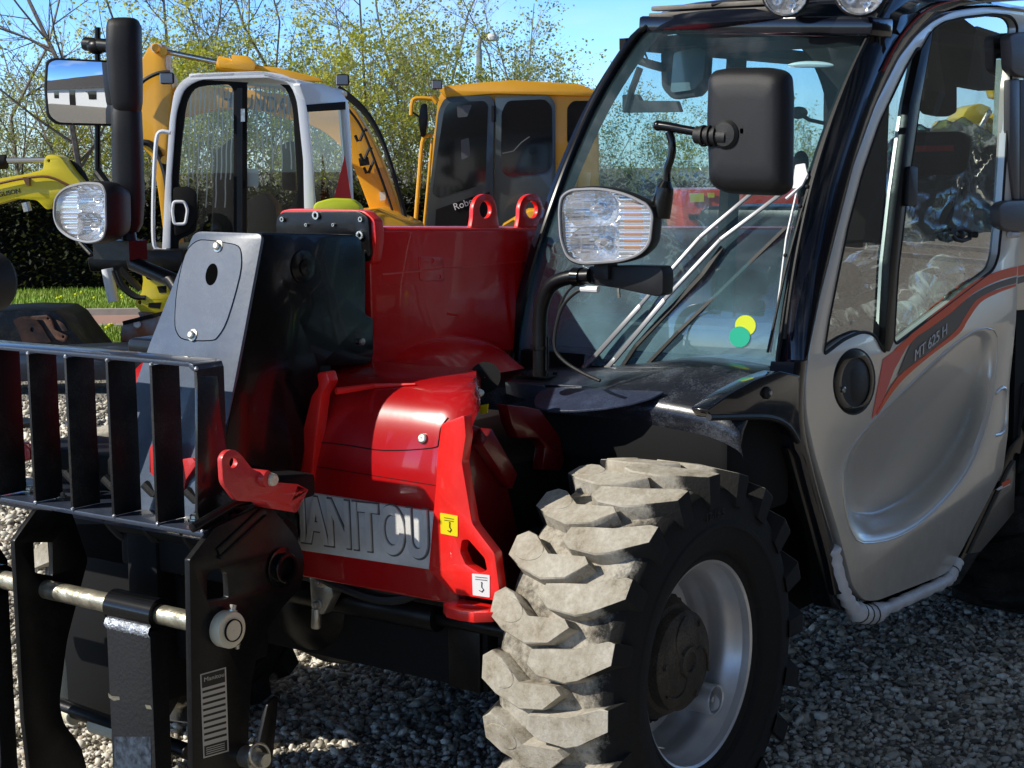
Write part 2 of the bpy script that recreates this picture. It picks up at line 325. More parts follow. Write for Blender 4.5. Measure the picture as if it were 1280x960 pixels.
def make_tyre():
    mb = MB(); mb.lathe(tyre_profile(), (0, 0, 0), (0, 1, 0), 110)
    nb = len(mb.v); grime = {}
    NL = 20
    def P(s, th, r): return Vector((r*math.cos(th), s, r*math.sin(th)))
    def lug(outline, th0, rt=.4200, rb=.380, draft=.006):
        # outline: list of (s, arc length); top polygon, flared foot
        n = len(outline); cs = sum(p[0] for p in outline)/n; ca = sum(p[1] for p in outline)/n
        top = []; mid = []; bot = []
        for s, a in outline:
            rr = rt-.010*(abs(s)/.15)**2.5
            top.append(P(s, th0+a/.4, rr))
            if rt > .4195 and rt < .4203: a = ca+(a-ca)*1.04
            vs, va = s-cs, a-ca; q = math.hypot(vs, va)
            s2, a2 = s+vs/q*draft, a+va/q*draft
            ed = .340 if abs(s) > .125 else rb
            if abs(s) > .125: s2 = math.copysign(.1525, s)
            bot.append(P(s2, th0+a2/.4, ed))
            s3, a3 = s+vs/q*.0015, a+va/q*.0015
            mid.append(P(s3, th0+a3/.4, rr-.003))
        o = len(mb.v); mb.v += top+mid+bot
        c = sum(top, Vector())/n; c = c.normalized()*0+c
        mb.v.append(P(cs, th0+ca/.4, rt-.010*(abs(cs)/.15)**2.5+.0005)); ci = len(mb.v)-1
        for i in range(n):
            j = (i+1) % n
            for f in ((ci, o+i, o+j), (o+i, o+n+i, o+n+j, o+j), (o+n+i, o+2*n+i, o+2*n+j, o+n+j)): mb.f.append(f); mb.m.append(0)
    arm_out = [(.1505, .060), (.1515, .100), (.134, .100), (.064, .074), (.010, .068), (-.030, .062), (-.036, .034), (-.010, .017), (.055, .013), (.084, .022)]
    arm_in = [(.1505, .050), (.1515, .094), (.128, .106), (.102, .098), (.052, .060), (-.034, .066), (-.048, .052), (-.006, .018), (.050, .010), (.112, .028)]
    for k in range(NL):
        for sg in (1, -1):
            th = 2*PI*k/NL+(PI/NL if sg > 0 else 0)
            jit = random.uniform(-.0015, .0015)
            lug([(sg*s, a+jit) for s, a in (arm_out if sg > 0 else arm_in)], th)
            # oval knuckle standing slightly proud of the arm, near the shoulder
            if sg < 0: lug([(sg*(.105+.040*math.cos(t)*.88-.018*math.sin(t)), .064+.040*math.cos(t)*.36+.019*math.sin(t)) for t in [2*PI*i/18 for i in range(18)]], th, rt=.4208, rb=.40, draft=.0008)
            # thin ribs between the lugs
            for q in (-.0, .010, .020):
                lug([(sg*(.060+q*1.6), .118-.02*q), (sg*(.066+q*1.6), .118), (sg*(.078+q*1.6), .096), (sg*(.072+q*1.6), .096)], th, rt=.386, rb=.372, draft=.0005)
    # side ribs on the shoulder and raised sidewall text
    me = bpy.data.meshes.new('tyre'); me.from_pydata([tuple(v) for v in mb.v], [], mb.f); me.materials.append(DIRT)
    at = me.attributes.new('grime', 'FLOAT', 'POINT')
    g = []
    for i, v in enumerate(mb.v):
        r = math.hypot(v.x, v.z); s = abs(v.y)
        top = min(1, max(0, (r-.385)/.012)); q = .36+.12*top-(1-top)*max(0, (s*1.0-(.085 if v.y > 0 else .12))/.05)*.36
        if s > .150 and v.y > 0: q -= .06
        if s > .1518: q = -.5
        if r < .362: q = -.45
        g.append(q)
    at.data.foreach_set('value', g)
    me.shade_smooth(); me.set_sharp_from_angle(angle=math.radians(28))
    return me
TYRE = make_tyre()
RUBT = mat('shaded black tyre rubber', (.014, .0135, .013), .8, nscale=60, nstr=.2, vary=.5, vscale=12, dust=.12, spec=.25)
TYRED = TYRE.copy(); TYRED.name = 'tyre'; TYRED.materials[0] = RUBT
def rim_mesh():
    mb = MB()
    prof = [(.213, .100), (.216, .118), (.226, .124), (.2285, .121), (.2265, .117), (.219, .112), (.2125, .100), (.2105, .085), (.203, .074), (.197, .060), (.1965, .045), (.199, .036), (.196, .020), (.186, .006), (.181, -.010), (.181, -.04), (.178, -.05)]
    mb.lathe(prof, (0, 0, 0), (0, 1, 0), 96)
    back = [(.178, -.05), (.20, -.09), (.213, -.10), (.226, -.12)]
    mb.lathe(back, (0, 0, 0), (0, 1, 0), 64)
    # disc with eight hand holes
    n = 8; R0, R1 = .11, .180; yd = -.012
    outer = [Vector((R1*math.cos(t), yd, R1*math.sin(t))) for t in [2*PI*i/64 for i in range(64)]]
    inner = [Vector((R0*math.cos(t), yd, R0*math.sin(t))) for t in [2*PI*i/32 for i in range(32)]]
    holes = [inner]
    for k in range(n):
        c = 2*PI*(k+.5)/n; hx, hz = .153*math.cos(c), .153*math.sin(c)
        holes.append([Vector((hx+.015*math.cos(t)*math.cos(c)-.026*math.sin(t)*math.sin(c), yd, hz+.015*math.cos(t)*math.sin(c)+.026*math.sin(t)*math.cos(c))) for t in [2*PI*i/14 for i in range(14)]])
    mb.prism(outer, (0, -.012, 0), holes)
    return mb
def place(mesh_or_ob, name, parent):
    o = bpy.data.objects.new(name, mesh_or_ob); COL.objects.link(o); o.parent = parent; return o
tmp = rim_mesh().build('rim', RIM, None, ang=35); RIMM = tmp.data; bpy.data.objects.remove(tmp)
HUBC = mat('dusty brown hub cap', (.050, .043, .034), .62, nscale=60, nstr=.3, vary=.4, vscale=20, dust=.3)
def hub_mesh():
    mb = MB()
    mb.lathe([(.135, -.05), (.135, .02), (.118, .05), (.108, .052)], (0, 0, 0), (0, 1, 0), 48)
    mb.lathe([(.108, .052), (.107, .075), (.098, .083), (.06, .086), (.03, .087), (.001, .087)], (0, 0, 0), (0, 1, 0), 48)
    mb.lathe([(.034, .086), (.032, .094), (.022, .095), (.020, .089), (.001, .089)], (0, 0, 0), (0, 1, 0), 24)
    for k in range(3):
        a = 2*PI*k/3+.6; pts = []
        for i in range(9):
            t = i/8; r = .034+.066*t; aa = a+.9*t*t; pts.append((r*math.cos(aa), .0865-.004*max(0, t-.7), r*math.sin(aa)))
        mb.tube(pts, .0028, 6)
    for k in range(3):
        a = 2*PI*k/3+.1; mb.bolt((.088*math.cos(a), .084, .088*math.sin(a)), (0, 1, 0), .006, .003)
    return mb
tmp = hub_mesh().build('hub', HUBC, None, ang=40); HUBM = tmp.data; bpy.data.objects.remove(tmp)
mbn = MB(); mbn.mi = 0
for k in range(8):
    a = 2*PI*k/8; mbn.bolt((.135*math.cos(a), -.01, .135*math.sin(a)), (0, 1, 0), .012, .012)
tmp = mbn.build('wheel_nuts', BLKS, None); NUTM = tmp.data; bpy.data.objects.remove(tmp)
# valve guard: a small welded cup on the rim
mbv = MB(); va = -.62
cv = Vector((-.178*math.cos(va)*-1, .045, .178*math.sin(va)))
VALVE = MB()
vc = Vector((-.176*math.cos(.75), .03, -.176*math.sin(.75)))
VALVE.lathe([(.001, -.05), (.030, -.05), (.030, .052), (.0325, .054), (.034, .050), (.034, -.05)], vc, (0, 1, 0), 28)
VALVE.cyl(vc+Vector((0, -.02, 0)), vc+Vector((0, .045, 0)), .006, 10)
tmp = VALVE.build('valve_cup', RIM, None); VALM = tmp.data; bpy.data.objects.remove(tmp)
def wheel(loc, flip, spin, tm=None):
    w = bpy.data.objects.new('wheel', None); COL.objects.link(w); w.location = Vector(loc); attach(w, TH)
    w.rotation_euler = (0, 0, PI if flip else 0)
    for me, nm in ((tm or TYRE, 'tyre'), (RIMM, 'rim'), (HUBM, 'hub'), (NUTM, 'wheel_nuts'), (VALM, 'valve_cup')):
        o = place(me, nm, w)
        if nm == 'tyre': o.rotation_euler = (0, spin, 0)
    return w
WZ = .418
fw = wheel((0, .752, WZ), False, .05); rw = wheel((-2.3, .752, WZ), False, .3, TYRED)
wheel((-.04, -.735, WZ), True, .2); wheel((-2.3, -.752, WZ), True, .7)
# raised size marking on front tyre wall
lt = lettering('12-16.5', 'sidewall_lettering', RUBS, fw, (0, 0, 0), (1, 0, 0), (0, 0, 1), .026, .001, align='CENTER')
for v in lt.data.vertices:
    x, y, z = v.co; t = PI/2-(-x)/.322*-1; r = .318+z
    tt = PI/2+x/.322; v.co = (r*math.cos(tt), .1515+(.001 if y < -.0 else 0), r*math.sin(tt))
lt.location = (0, 0, 0)

# ---------------------------------------------------------------- chassis, axle, bonnet
mb = MB(); mb.box((-1.35, 0, .56), (3.0, .84, .50)); mb.box((-1.6, -.45, .62), (1.3, .5, .5))
mb.box((-2.3, 0, .72), (.9, 1.1, .42))
mb.build('chassis', DARK, TH, bevel=.01)
mb = MB()
mb.cyl((.02, -.60, .43), (.02, .60, .43), .085, 28); mb.ball((.02, -.12, .43), .17, 24, 14, (1, 1.1, 1))
mb.lathe([(.12, -.04), (.12, .02), (.105, .03), (.09, .05)], (.02, .48, .43), (0, 1, 0), 32)
mb.cyl((.17, -.45, .47), (.17, .30, .47), .034, 20); mb.cyl((.17, .30, .47), (.17, .50, .47), .018, 14)
mb.box((.14, .14, .53), (.12, .5, .05)); mb.box((.11, .36, .40), (.10, .09, .18)); mb.box((.02, .54, .43), (.2, .1, .22))
mb.cyl((.02, .56, .27), (.02, .56, .60), .05, 20)
mb.build('front_axle', BLKS, TH, bevel=.004)
mb = MB(); mb.cyl((-2.3, -.6, .43), (-2.3, .6, .43), .085, 24); mb.build('rear_axle', BLKS, TH)
mb = MB(); pv = Pl((.24, .0, .6), (1, 0, 0))
mb.trace([(386, 712), (412, 718), (416, 745), (404, 768), (390, 768)], pv, (-.03, 0, 0)); mb.bolt(pv(402, 728), (1, 0, 0), .008, .01); mb.bolt(pv(398, 755), (1, 0, 0), .009, .01)
mb.tube([pv(396, 760), pv(395, 785)], .012, 10)
mb.build('axle_bracket', ZINC, TH, bevel=.002)
# hydraulic hoses below the bonnet
mb = MB()
for k, dz in enumerate((0, .03, -.035)):
    mb.tube(smooth([(.26, -.02, .60+dz), (.30, .12, .58+dz), (.27, .28, .55+dz*.5), (.15, .42, .60-dz), (-.05, .48, .66)], 6, False), .012, 8)
mb.build('hydraulic_hoses', RUBS, TH)

# bonnet between the front wheels
prof = [(.20, .555), (.318, .560), (.332, .575), (.336, .66), (.335, .72), (.333, .80), (.322, .88), (.300, .945), (.268, .985), (.215, 1.008), (.12, 1.018), (0, 1.022), (-.18, 1.02)]
prof = [(a, b) for a, b in prof if a > .1]+[(.06, 1.019)]
prof = [(p.x, p.y) for p in smooth([Vector((a, b, 0)) for a, b in prof], 3, False)]
mb = MB(); rows = []
for y in [-.56, -.555, -.54]+[-.5+.07*k for k in range(14)]+[.455, .475, .485, .488]:
    row = []
    ed = max(0, y-.44)/.05; ed = ed*ed
    for x, z in prof: row.append(Vector((x-.018*ed, min(y, .488-max(0, .27-x)*.75) if z > .9 else y, z-.02*ed*(1 if z > .9 else 0))))
    rows.append(row)
mb.loft(rows)
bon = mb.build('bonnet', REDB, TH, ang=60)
# panel seam line and lock
XB = Ax('x', .334)
mb = MB()
def bon_pt(px, py, lift=.0015):            # picture point onto the bonnet skin
    best = None
    for (x0, z0), (x1, z1) in zip(prof, prof[1:]):
        n = Vector((z1-z0, 0, x0-x1)); 
        if n.length < 1e-6: continue
        n.normalize()
        if n.x < 0 and n.z < 0: n = -n
        p = UP(px, py, (x0, 0, z0), n); t = (p-Vector((x0, p.y, z0))).dot(Vector((x1-x0, 0, z1-z0)))/((x1-x0)**2+(z1-z0)**2)
        if -.02 <= t <= 1.02: 
            q = p+n*lift
            if best is None or (q-CAMP).length < (best-CAMP).length: best = q
    return best or U(px, py, 'x', .334)
seam = [bon_pt(*p, .0) for p in [(390, 552), (430, 556), (480, 563), (540, 560), (548, 552), (551, 535), (560, 522)]]
mb.tube(smooth(seam, 4, False), .0014, 5); mb.tube([bon_pt(395, 583, 0), bon_pt(545, 607, 0)], .0009, 5)
mb.build('bonnet_seam', DARK, TH)
mb = MB(); c = bon_pt(529, 548); mb.lathe([(.011, -.004), (.011, .003), (.008, .005), (.001, .005)], c, (1, 0, .3), 18); mb.build('bonnet_lock', ZINC, TH)
# bright flange at bonnet's left edge, in full sun
mb = MB()
XF = Ax('x', .345)
mb.trace(rnd([(397, 466), (408, 464), (412, 478), (402, 494), (396, 540), (390, 590), (388, 617), (369, 610), (373, 560), (389, 495), (398, 482), (396, 470)], 3), XF, (-.03, 0, 0))
mb.build('bonnet_flange', REDD, TH, bevel=.003)
mb = MB(); mb.tube([XF(420, 489), bon_pt(470, 484, .004), bon_pt(520, 482, .004)], [.008, .006, .002], 8); mb.build('bonnet_rib', REDD, TH)
# name plate with raised letters
NPL = mat('brushed name plate', (.86, .84, .80), .42, metal=.1, nscale=300, nstr=.12, vary=.3, vscale=8)
NPE = mat('letter edge shadow line', (.10, .10, .10), .5)
XN = Ax('x', .343)
mb = MB(); mb.trace(rnd([(350, 612), (386, 616), (549, 641), (543, 713), (350, 684)], [2, 2, 5, 5, 2]), XN, (-.01, 0, 0))
npl = mb.build('name_plate', NPL, TH, bevel=.002)
a = XN(354, 679); b = XN(541, 705); top = XN(378, 622)
lettering('MANITOU', 'raised_letters', NPL, npl, Vector((.344, a.y+.006, a.z+.014)), (0, b.y-a.y, b.z-a.z), (0, 0, 1), .142, .005, width=(b-a).length-.018, off=.0035)
lettering('MANITOU', 'letter_outline', NPE, npl, Vector((.3438, a.y+.005, a.z+.0125)), (0, b.y-a.y, b.z-a.z), (0, 0, 1), .144, .0012, width=(b-a).length-.012, off=.0065)
# upright frame plate with towing eye at the foot
XP = Ax('x', .352)
mb = MB()
mb.trace(rnd([(552, 530), (580, 519), (582, 545), (577, 578), (590, 655), (618, 692), (626, 752), (566, 742), (536, 712), (545, 607), (547, 570)], [4, 3, 0, 3, 6, 3, 2, 3, 3, 5, 3]), XP, (-.025, 0, 0),
         holes=[rnd([(577, 675), (585, 674), (606, 698), (609, 713), (600, 717), (582, 706), (575, 690)], 3)])
fp = mb.build('frame_plate', REDD, TH, bevel=.0015)
mb = MB(); e0 = XP(565, 748); 
eye = [Vector((.36, XP(563, 750).y, XP(563, 750).z)), Vector((.36, XP(627, 757).y, XP(563, 750).z)), Vector((.40, XP(620, 757).y, XP(563, 750).z)), Vector((.425, XP(600, 757).y, XP(563, 750).z)), Vector((.425, XP(580, 757).y, XP(563, 750).z)), Vector((.40, XP(565, 757).y, XP(563, 750).z))]
cy = XP(595, 757).y; cz = eye[0].z
mb.prism([Vector((.33, cy-.062, cz)), Vector((.33, cy+.062, cz)), Vector((.38, cy+.064, cz)), Vector((.405, cy+.035, cz)), Vector((.41, cy, cz)), Vector((.405, cy-.035, cz)), Vector((.38, cy-.064, cz))], (0, 0, -.02), [[Vector((.372+.016*math.cos(t), cy+.03*math.sin(t), cz)) for t in [2*PI*i/16 for i in range(16)]]])
mb.build('towing_eye', REDD, TH, bevel=.003)
mb = MB(); mb.trace(rnd([(550, 641), (572, 645), (572, 671), (551, 667)], 1), Ax('x', .3535), (-.001, 0, 0)); ys = mb.build('hook_sticker', YEL, fp)
mb = MB(); q = Ax('x', .3545); mb.tube([q(562, 655), q(562, 659), q(564, 662), q(562, 665), q(559.5, 663)], .0009, 5); [mb.tube([q(555, y_), q(567, y_+2)], .0005, 4) for y_ in (647, 650)]; mb.ball(q(562, 653.5), .0016, 8, 6); mb.build('hook_symbol', DARK, ys)
mb = MB(); mb.trace(rnd([(590, 717), (612, 719), (612, 747), (591, 744)], 1), Ax('x', .3535), (-.001, 0, 0)); ws_ = mb.build('towing_sticker', WHITE, fp)
mb = MB(); mb.tube([q(602, 730), q(602, 734), q(604.5, 737), q(602, 740), q(599, 738)], .0009, 5); mb.ball(q(602, 728.5), .0016, 8, 6); [mb.tube([q(594, y_), q(609, y_+1.5)], .0005, 4) for y_ in (721, 724)]; mb.build('towing_symbol', DARK, ws_)
# side wall of the frame behind the plate
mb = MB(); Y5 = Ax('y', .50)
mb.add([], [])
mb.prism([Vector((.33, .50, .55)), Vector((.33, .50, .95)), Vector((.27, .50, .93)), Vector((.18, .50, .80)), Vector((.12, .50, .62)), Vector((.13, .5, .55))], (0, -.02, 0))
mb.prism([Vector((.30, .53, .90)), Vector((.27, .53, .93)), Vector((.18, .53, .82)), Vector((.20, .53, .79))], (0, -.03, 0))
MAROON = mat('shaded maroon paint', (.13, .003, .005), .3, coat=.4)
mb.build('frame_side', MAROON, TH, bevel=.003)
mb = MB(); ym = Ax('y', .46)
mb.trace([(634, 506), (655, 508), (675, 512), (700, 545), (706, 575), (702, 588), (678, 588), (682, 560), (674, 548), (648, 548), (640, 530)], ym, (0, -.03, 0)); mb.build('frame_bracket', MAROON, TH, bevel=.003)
# filler cap / latch handle, clip and tags at the bonnet's rear corner
mb = MB(); P1 = Ax('x', .20)
mb.tube([P1(573, 496), P1(590, 493)], .022, 16); mb.ball(P1(592, 491), .022, 14, 8, (1, 1.1, .5)); mb.tube([P1(570, 489), P1(556, 488)], [.016, .010], 12)
mb.tube([P1(578, 500), P1(578, 515)], .016, 14)
mb.build('bonnet_latch', WHITE, TH)
mb = MB(); mb.tube(rnd([(573, 522), (582, 503), (597, 506), (589, 524)], 2, 2) and [P1(*p) for p in rnd([(573, 522), (582, 503), (597, 506), (589, 524)], 2, 2)], .0022, 6, closed=True); mb.build('wire_clip', ZINC, TH)
mb = MB(); mb.trace([(598, 507), (610, 505), (609, 516), (601, 518)], P1, (-.002, 0, 0)); mb.build('yellow_tag', YEL, TH)
# gearbox cover hump behind the bonnet, with the intake opening
mb = MB(); rows = []
for k in range(15):
    y = -.12+.33*k/14; s = math.sin(PI*min(1, max(0, (k+.5)/14.5))); row = []
    for i in range(13):
        a = PI*i/12; row.append(Vector((-.17-.20*math.cos(a)*-1*(.6+.4*s), y, .975+.080*s*math.sin(a)**.8)))
    rows.append(row)
mb.loft(rows); mb.build('gearbox_cover', RED, TH, ang=60)
mb = MB(); mb.lathe([(.001, .001), (.036, .001)], U(606, 472, 'y', .36), (.75, .35, .35), 24); mb.build('intake_hole', DARK, TH)

# ---------------------------------------------------------------- boom
YB = .05
def boomz(x): return 1.326+(x-.04)*-.0
zt0 = U(462, 284, 'y', YB).z; xt0 = U(462, 284, 'y', YB).x; p1 = U(700, 284, 'y', YB); sl = (p1.z-zt0)/(p1.x-xt0)
def bz(x): return zt0+sl*(x-xt0)
mb = MB(); Xr = -2.75; sec = []
for x in (xt0, -.5, -1.2, -2.0, Xr):
    zt = bz(x); zb = zt-.335
    pts = [(YB, zb+.02), (YB, zt-.008), (YB-.008, zt), (YB-.262, zt), (YB-.27, zt-.008), (YB-.27, zb+.02), (YB-.24, zb), (YB-.03, zb)]
    sec.append([Vector((x, y, z)) for y, z in pts])
mb.loft(sec, closed=True, caps=True)
mb.build('boom', RED, TH, bevel=.004)
mb = MB(); YBp = Ax('y', YB+.002)
mb.trace(rnd([(523, 320), (554, 322), (556, 352), (525, 351)], 4), YBp, (0, -.006, 0), holes=[ell(540, 326, 2.4, 2.8, 8), ell(549, 346, 2.4, 2.8, 8)]); mb.build('boom_access_plate', RED, TH, bevel=.002)
mb = MB(); mb.box((-.31, YB+.0015, bz(-.31)-.095), (.72, .003, .004)); mb.box((-.75, YB+.0015, bz(-.75)-.16), (.004, .003, .28)); mb.tube([YBp(560, 392), YBp(572, 394)], .003, 6); mb.build('boom_weld_line', REDD, TH)
YE = Ax('y', YB-.012)
for i, (cx, cy_) in enumerate(((606, 264), (664, 264))):
    mb = MB(); out = [(cx-17, 284), (cx-15, 272), (cx-14, 258), (cx-9, 247), (cx, 242.5), (cx+9, 245), (cx+14, 256), (cx+16, 270), (cx+18, 284)]
    mb.trace([tuple(p[:2]) for p in smooth([Vector((a, b, 0)) for a, b in out], 4, False)], YE, (0, -.012, 0), holes=[ell(cx+1, cy_-2, 7.5, 11, 18)])
    mb.build('lifting_eye', REDD, TH, bevel=.003)
# red end flange and black wear plate round the boom mouth
XE = xt0
mb = MB(); X1 = Ax('x', XE+.012)
mb.trace(rnd([(350, 264), (362, 261), (440, 262), (456, 264), (468, 275), (470, 300), (466, 330), (454, 330), (446, 296), (348, 292)], 4), X1, (-.03, 0, 0)); mb.build('boom_end_flange', REDD, TH, bevel=.003)
mb = MB(); X2 = Ax('x', XE+.022)
mb.trace(rnd([(345, 274), (352, 265), (448, 264), (460, 272), (463, 318), (459, 328), (452, 326), (443, 295), (345, 293)], 4), X2, (-.010, 0, 0))
wp = mb.build('wear_plate', BLKS, TH, bevel=.002)
mb = MB()
for px, py, r in ((396, 269, .010), (451, 294, .010), (452, 274, .006), (354, 274, .006), (384, 281, .004), (418, 281, .004), (455, 316, .005)):
    mb = MB(); mb.lathe([(r, 0), (r, .006), (r*.55, .006), (r*.5, .002)], X2(px, py), (1, 0, 0), 14); mb.build('bolt', ZINC, wp)
# black boom nose
YN = Ax('y', .070)
side = [(328, 291), (444, 293), (452, 300), (457, 318), (457, 393), (467, 398), (467, 446), (460, 456), (400, 457), (397, 484), (388, 520), (374, 605), (372, 690), (352, 735), (330, 745), (300, 735), (288, 640), (279, 560), (305, 430)]
sp = [YN(*p) for p in rnd(side, [3, 8, 4, 4, 3, 3, 8, 6, 4, 4, 4, 4, 10, 10, 10, 4, 4, 8, 4], 3)]
mb = MB(); mb.prism(sp, (0, -.018, 0)); mb.prism([p+Vector((-.012, -.19, -.006)) for p in sp], (0, -.018, 0))
top = YN(328, 291); tr = YN(444, 293)
mb.prism([top+Vector((-.01, -.018, -.004)), tr+Vector((0, -.018, -.004)), tr+Vector((0, -.20, -.004)), top+Vector((-.01, -.20, -.004))], (0, 0, -.014))
bk = [YN(*p) for p in [(400, 458), (397, 484), (372, 640)]]
mb.add([q+Vector((-.02, d, 0)) for q in bk for d in (-.018, -.19)], [(0, 1, 3, 2), (2, 3, 5, 4)])
nose = mb.build('boom_nose', BLK, TH, bevel=.0025)
mb = MB(); c = YN(378, 333)+Vector((0, .001, 0)); mb.lathe([(.036, 0), (.036, .002), (.033, .003), (.001, .003)], c, (0, 1, 0), 28); mb.lathe([(.018, .003), (.018, .007), (.001, .008)], YN(380, 334)+Vector((0, .001, 0)), (0, 1, 0), 20)
mb.build('nose_boss', BLK, nose)
mb = MB(); mb.lathe([(.008, 0), (.008, .006), (.004, .008), (.001, .008)], YN(451, 427)+Vector((0, .001, 0)), (0, 1, 0), 14)
mb.build('nose_bolt', ZINC, nose)
# internal filling so that the nose is a solid box
mb = MB(); mb.box((.30, -.035, .98), (.16, .16, .4)); mb.box((.10, -.06, 1.18), (.46, .18, .2)); mb.build('inner_boom', BLKS, TH, bevel=.01)
# slate cover plate on the front of the nose
d0 = YN(328, 291); d1 = YN(283, 545)
pn = Vector((d1.z-d0.z, 0, d0.x-d1.x)); pn = pn if pn.x > 0 else -pn
PC = Pl(d0+Vector((.004, 0, 0)), pn); pe = PC.n
mb = MB()
mb.trace(rnd([(243, 289), (328, 292), (306, 410), (285, 520), (273, 560), (270, 655), (169, 640), (163, 500), (187, 430)], [10, 8, 0, 3, 3, 2, 2, 4, 4]), PC, pe*-.008,
         holes=[smooth([(238, 296), (282, 304), (300, 308), (301, 345), (281, 402), (272, 421), (232, 424), (222, 418), (218, 400), (224, 350), (232, 305)], 4)] and [])
cov = mb.build('nose_cover', PLATE, TH, bevel=.0015, ang=20)
lid = [(262, 301), (282, 304), (297, 308), (301, 320), (299, 345), (284, 398), (272, 420), (262, 425), (232, 424), (222, 416), (219, 400), (222, 360), (232, 318), (246, 302)]
lp = [tuple(p[:2]) for p in smooth([Vector((a, b, 0)) for a, b in lid], 3)]
PC2 = Pl(PC.p0+pe*.003, pe)
mb = MB(); mb.trace(lp, PC2, pe*-.0028, holes=[ell(264.5, 343, 7.5, 14, 18, .18)])
ld = mb.build('inspection_lid', PLATE, cov, smooth=False)
mb = MB(); mb.trace([(264.5+(x-264.5)*1.022, 362+(y-362)*1.018) for x, y in lp], Pl(PC.p0+pe*.0009, pe), pe*-.0008); mb.trace(ell(264.5, 343, 7.3, 13.8, 18, .18), Pl(PC.p0+pe*.0034, pe), pe*-.0004)
mb.build('lid_gap', mat('void black', (.0015, .0015, .0015), 1, spec=.05), cov)
for k in ((273, 308), (241, 419)): mb = MB(); mb.lathe([(.013, 0), (.013, .002), (.009, .003), (.009, .008), (.006, .010), (.001, .010)], PC2(*k), pe, 18); mb.build('lid_bolt', ZINC, ld)
# ---------------------------------------------------------------- cab
def gx(z): 
    t = (z-1.0)/.85; return -.42-.42*max(-.05, t)**1.9 if t > 0 else -.42-.02*t
def W(px, py, lift=0):                       # point on the windscreen's curved skin
    x = -.5
    for _ in range(25):
        p = U(px, py, 'x', x); bow = -.05*((p.y-.47)/.4)**2
        nx = gx(p.z)+bow; x += (nx-x)*.6
    p = U(px, py, 'x', x)
    if lift:
        e = .01; n = Vector((1, .10*(p.y-.47)/.16*.8, -(gx(p.z+e)-gx(p.z-e))/(2*e))).normalized(); p = p+n*lift
    return p
def sm2(pts, n=5): return [tuple(p[:2]) for p in smooth([Vector((a, b, 0)) for a, b in pts], n, False)]
def resample(pts, n):
    P = [Vector(p[:2]) for p in pts]; L = [0]
    for a, b in zip(P, P[1:]): L.append(L[-1]+(b-a).length)
    out = []
    for i in range(n):
        t = L[-1]*i/(n-1); k = 0
        while k < len(L)-2 and L[k+1] < t: k += 1
        f = (t-L[k])/max(1e-9, L[k+1]-L[k]); out.append(P[k].lerp(P[k+1], f))
    return out
LE = sm2([(644, 456), (650, 405), (663, 345), (683, 280), (712, 200), (745, 127), (785, 62), (808, 34), (830, 22)])
RE = sm2([(972, 460), (977, 420), (990, 335), (1010, 245), (1035, 165), (1062, 98), (1088, 45), (1098, 22)])
NR, NC = 26, 18
le = resample(LE, NR); re_ = resample(RE, NR)
mb = MB(); rows = []
for i in range(NR):
    rows.append([W(*le[i].lerp(re_[i], k/(NC-1))) for k in range(NC)])
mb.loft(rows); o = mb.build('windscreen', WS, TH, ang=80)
def fix_normals(o, toward):
    me = o.data; c = sum((v.co for v in me.vertices), Vector())/len(me.vertices)
    if sum(p.normal.dot(Vector(toward)-c) for p in me.polygons) < 0: me.flip_normals()
fix_normals(o, CAMP)
wsc = o
# black ceramic border on the inside of the glass
mb = MB()
def strip(pa, pb, lift): 
    mb.loft([[W(*a, lift) for a in pa], [W(*b, lift) for b in pb]])
ia = [p+Vector((10+16*(i/NR), 0)) for i, p in enumerate(le)]; ib = [p-Vector((9, 0)) for p in re_]
strip(le, ia, -.004); strip(ib, re_, -.004)
strip([le[-1].lerp(re_[-1], t/10) for t in range(11)], [le[-1].lerp(re_[-1], t/10)+Vector((0, 15)) for t in range(11)], -.004)
mb.build('windscreen_border', DARK, wsc)
# left-hand corner pillar (far one)
mb = MB(); rows = []
for p in le:
    a = W(*p); rows.append([a+Vector(q) for q in ((.012, .006, 0), (.006, -.022, 0), (-.02, -.034, 0), (-.05, -.03, 0), (-.045, -.004, 0), (-.008, .010, 0))])
mb.loft(rows, closed=True, caps=True); mb.build('far_pillar', CAB, TH, ang=50)
mb = MB(); mb.tube([W(*p)+Vector((.012, .004, 0)) for p in le], .006, 6); mb.build('far_pillar_seal', BLK, TH)
# near corner pillar between windscreen and door
YD = .884
DE = sm2([(1050, 740), (1040, 690), (1018, 610), (1003, 545), (1000, 500), (1005, 450), (1022, 370), (1042, 290), (1066, 200), (1092, 125), (1122, 66), (1146, 36), (1168, 18), (1200, 6), (1240, 1), (1290, -2)])
def de_at(py):                                # door edge x at a picture height, along the front edge
    for a, b in zip(DE, DE[1:]):
        if (a[1]-py)*(b[1]-py) <= 0: return a[0]+(b[0]-a[0])*((py-a[1])/((b[1]-a[1]) or 1e-9))
    return DE[0][0]
mb = MB(); rows = []
for i, p in enumerate(re_):
    q = Vector((de_at(p.y-6 if p.y > 60 else p.y-8), p.y-6 if p.y > 60 else p.y-8)); A = W(*p); B = U(q.x+6, q.y, 'y', YD); m1 = A.lerp(B, .3); m2 = A.lerp(B, .72)
    m1 = m1+Vector((.016, .016, 0)); m2 = m2+Vector((.020, .012, 0)); m2.y = min(m2.y, .893); B2 = B+Vector((-.03, -.02, 0)); A2 = A+Vector((-.05, -.02, 0))
    rows.append([A+Vector((.004, 0, 0)), m1, m2, B, B2, A2])
mb.loft(rows, closed=True, caps=True); mb.build('near_pillar', CAB, TH, ang=70)
mb = MB(); mb.tube([W(*p, .008) for p in re_], .006, 6)
mb.tube([W(p.x+9-5*(i/NR), p.y, .028) for i, p in enumerate(re_) if 1 < i], .0045, 6)
mb.build('pillar_seal', RUBS, TH)
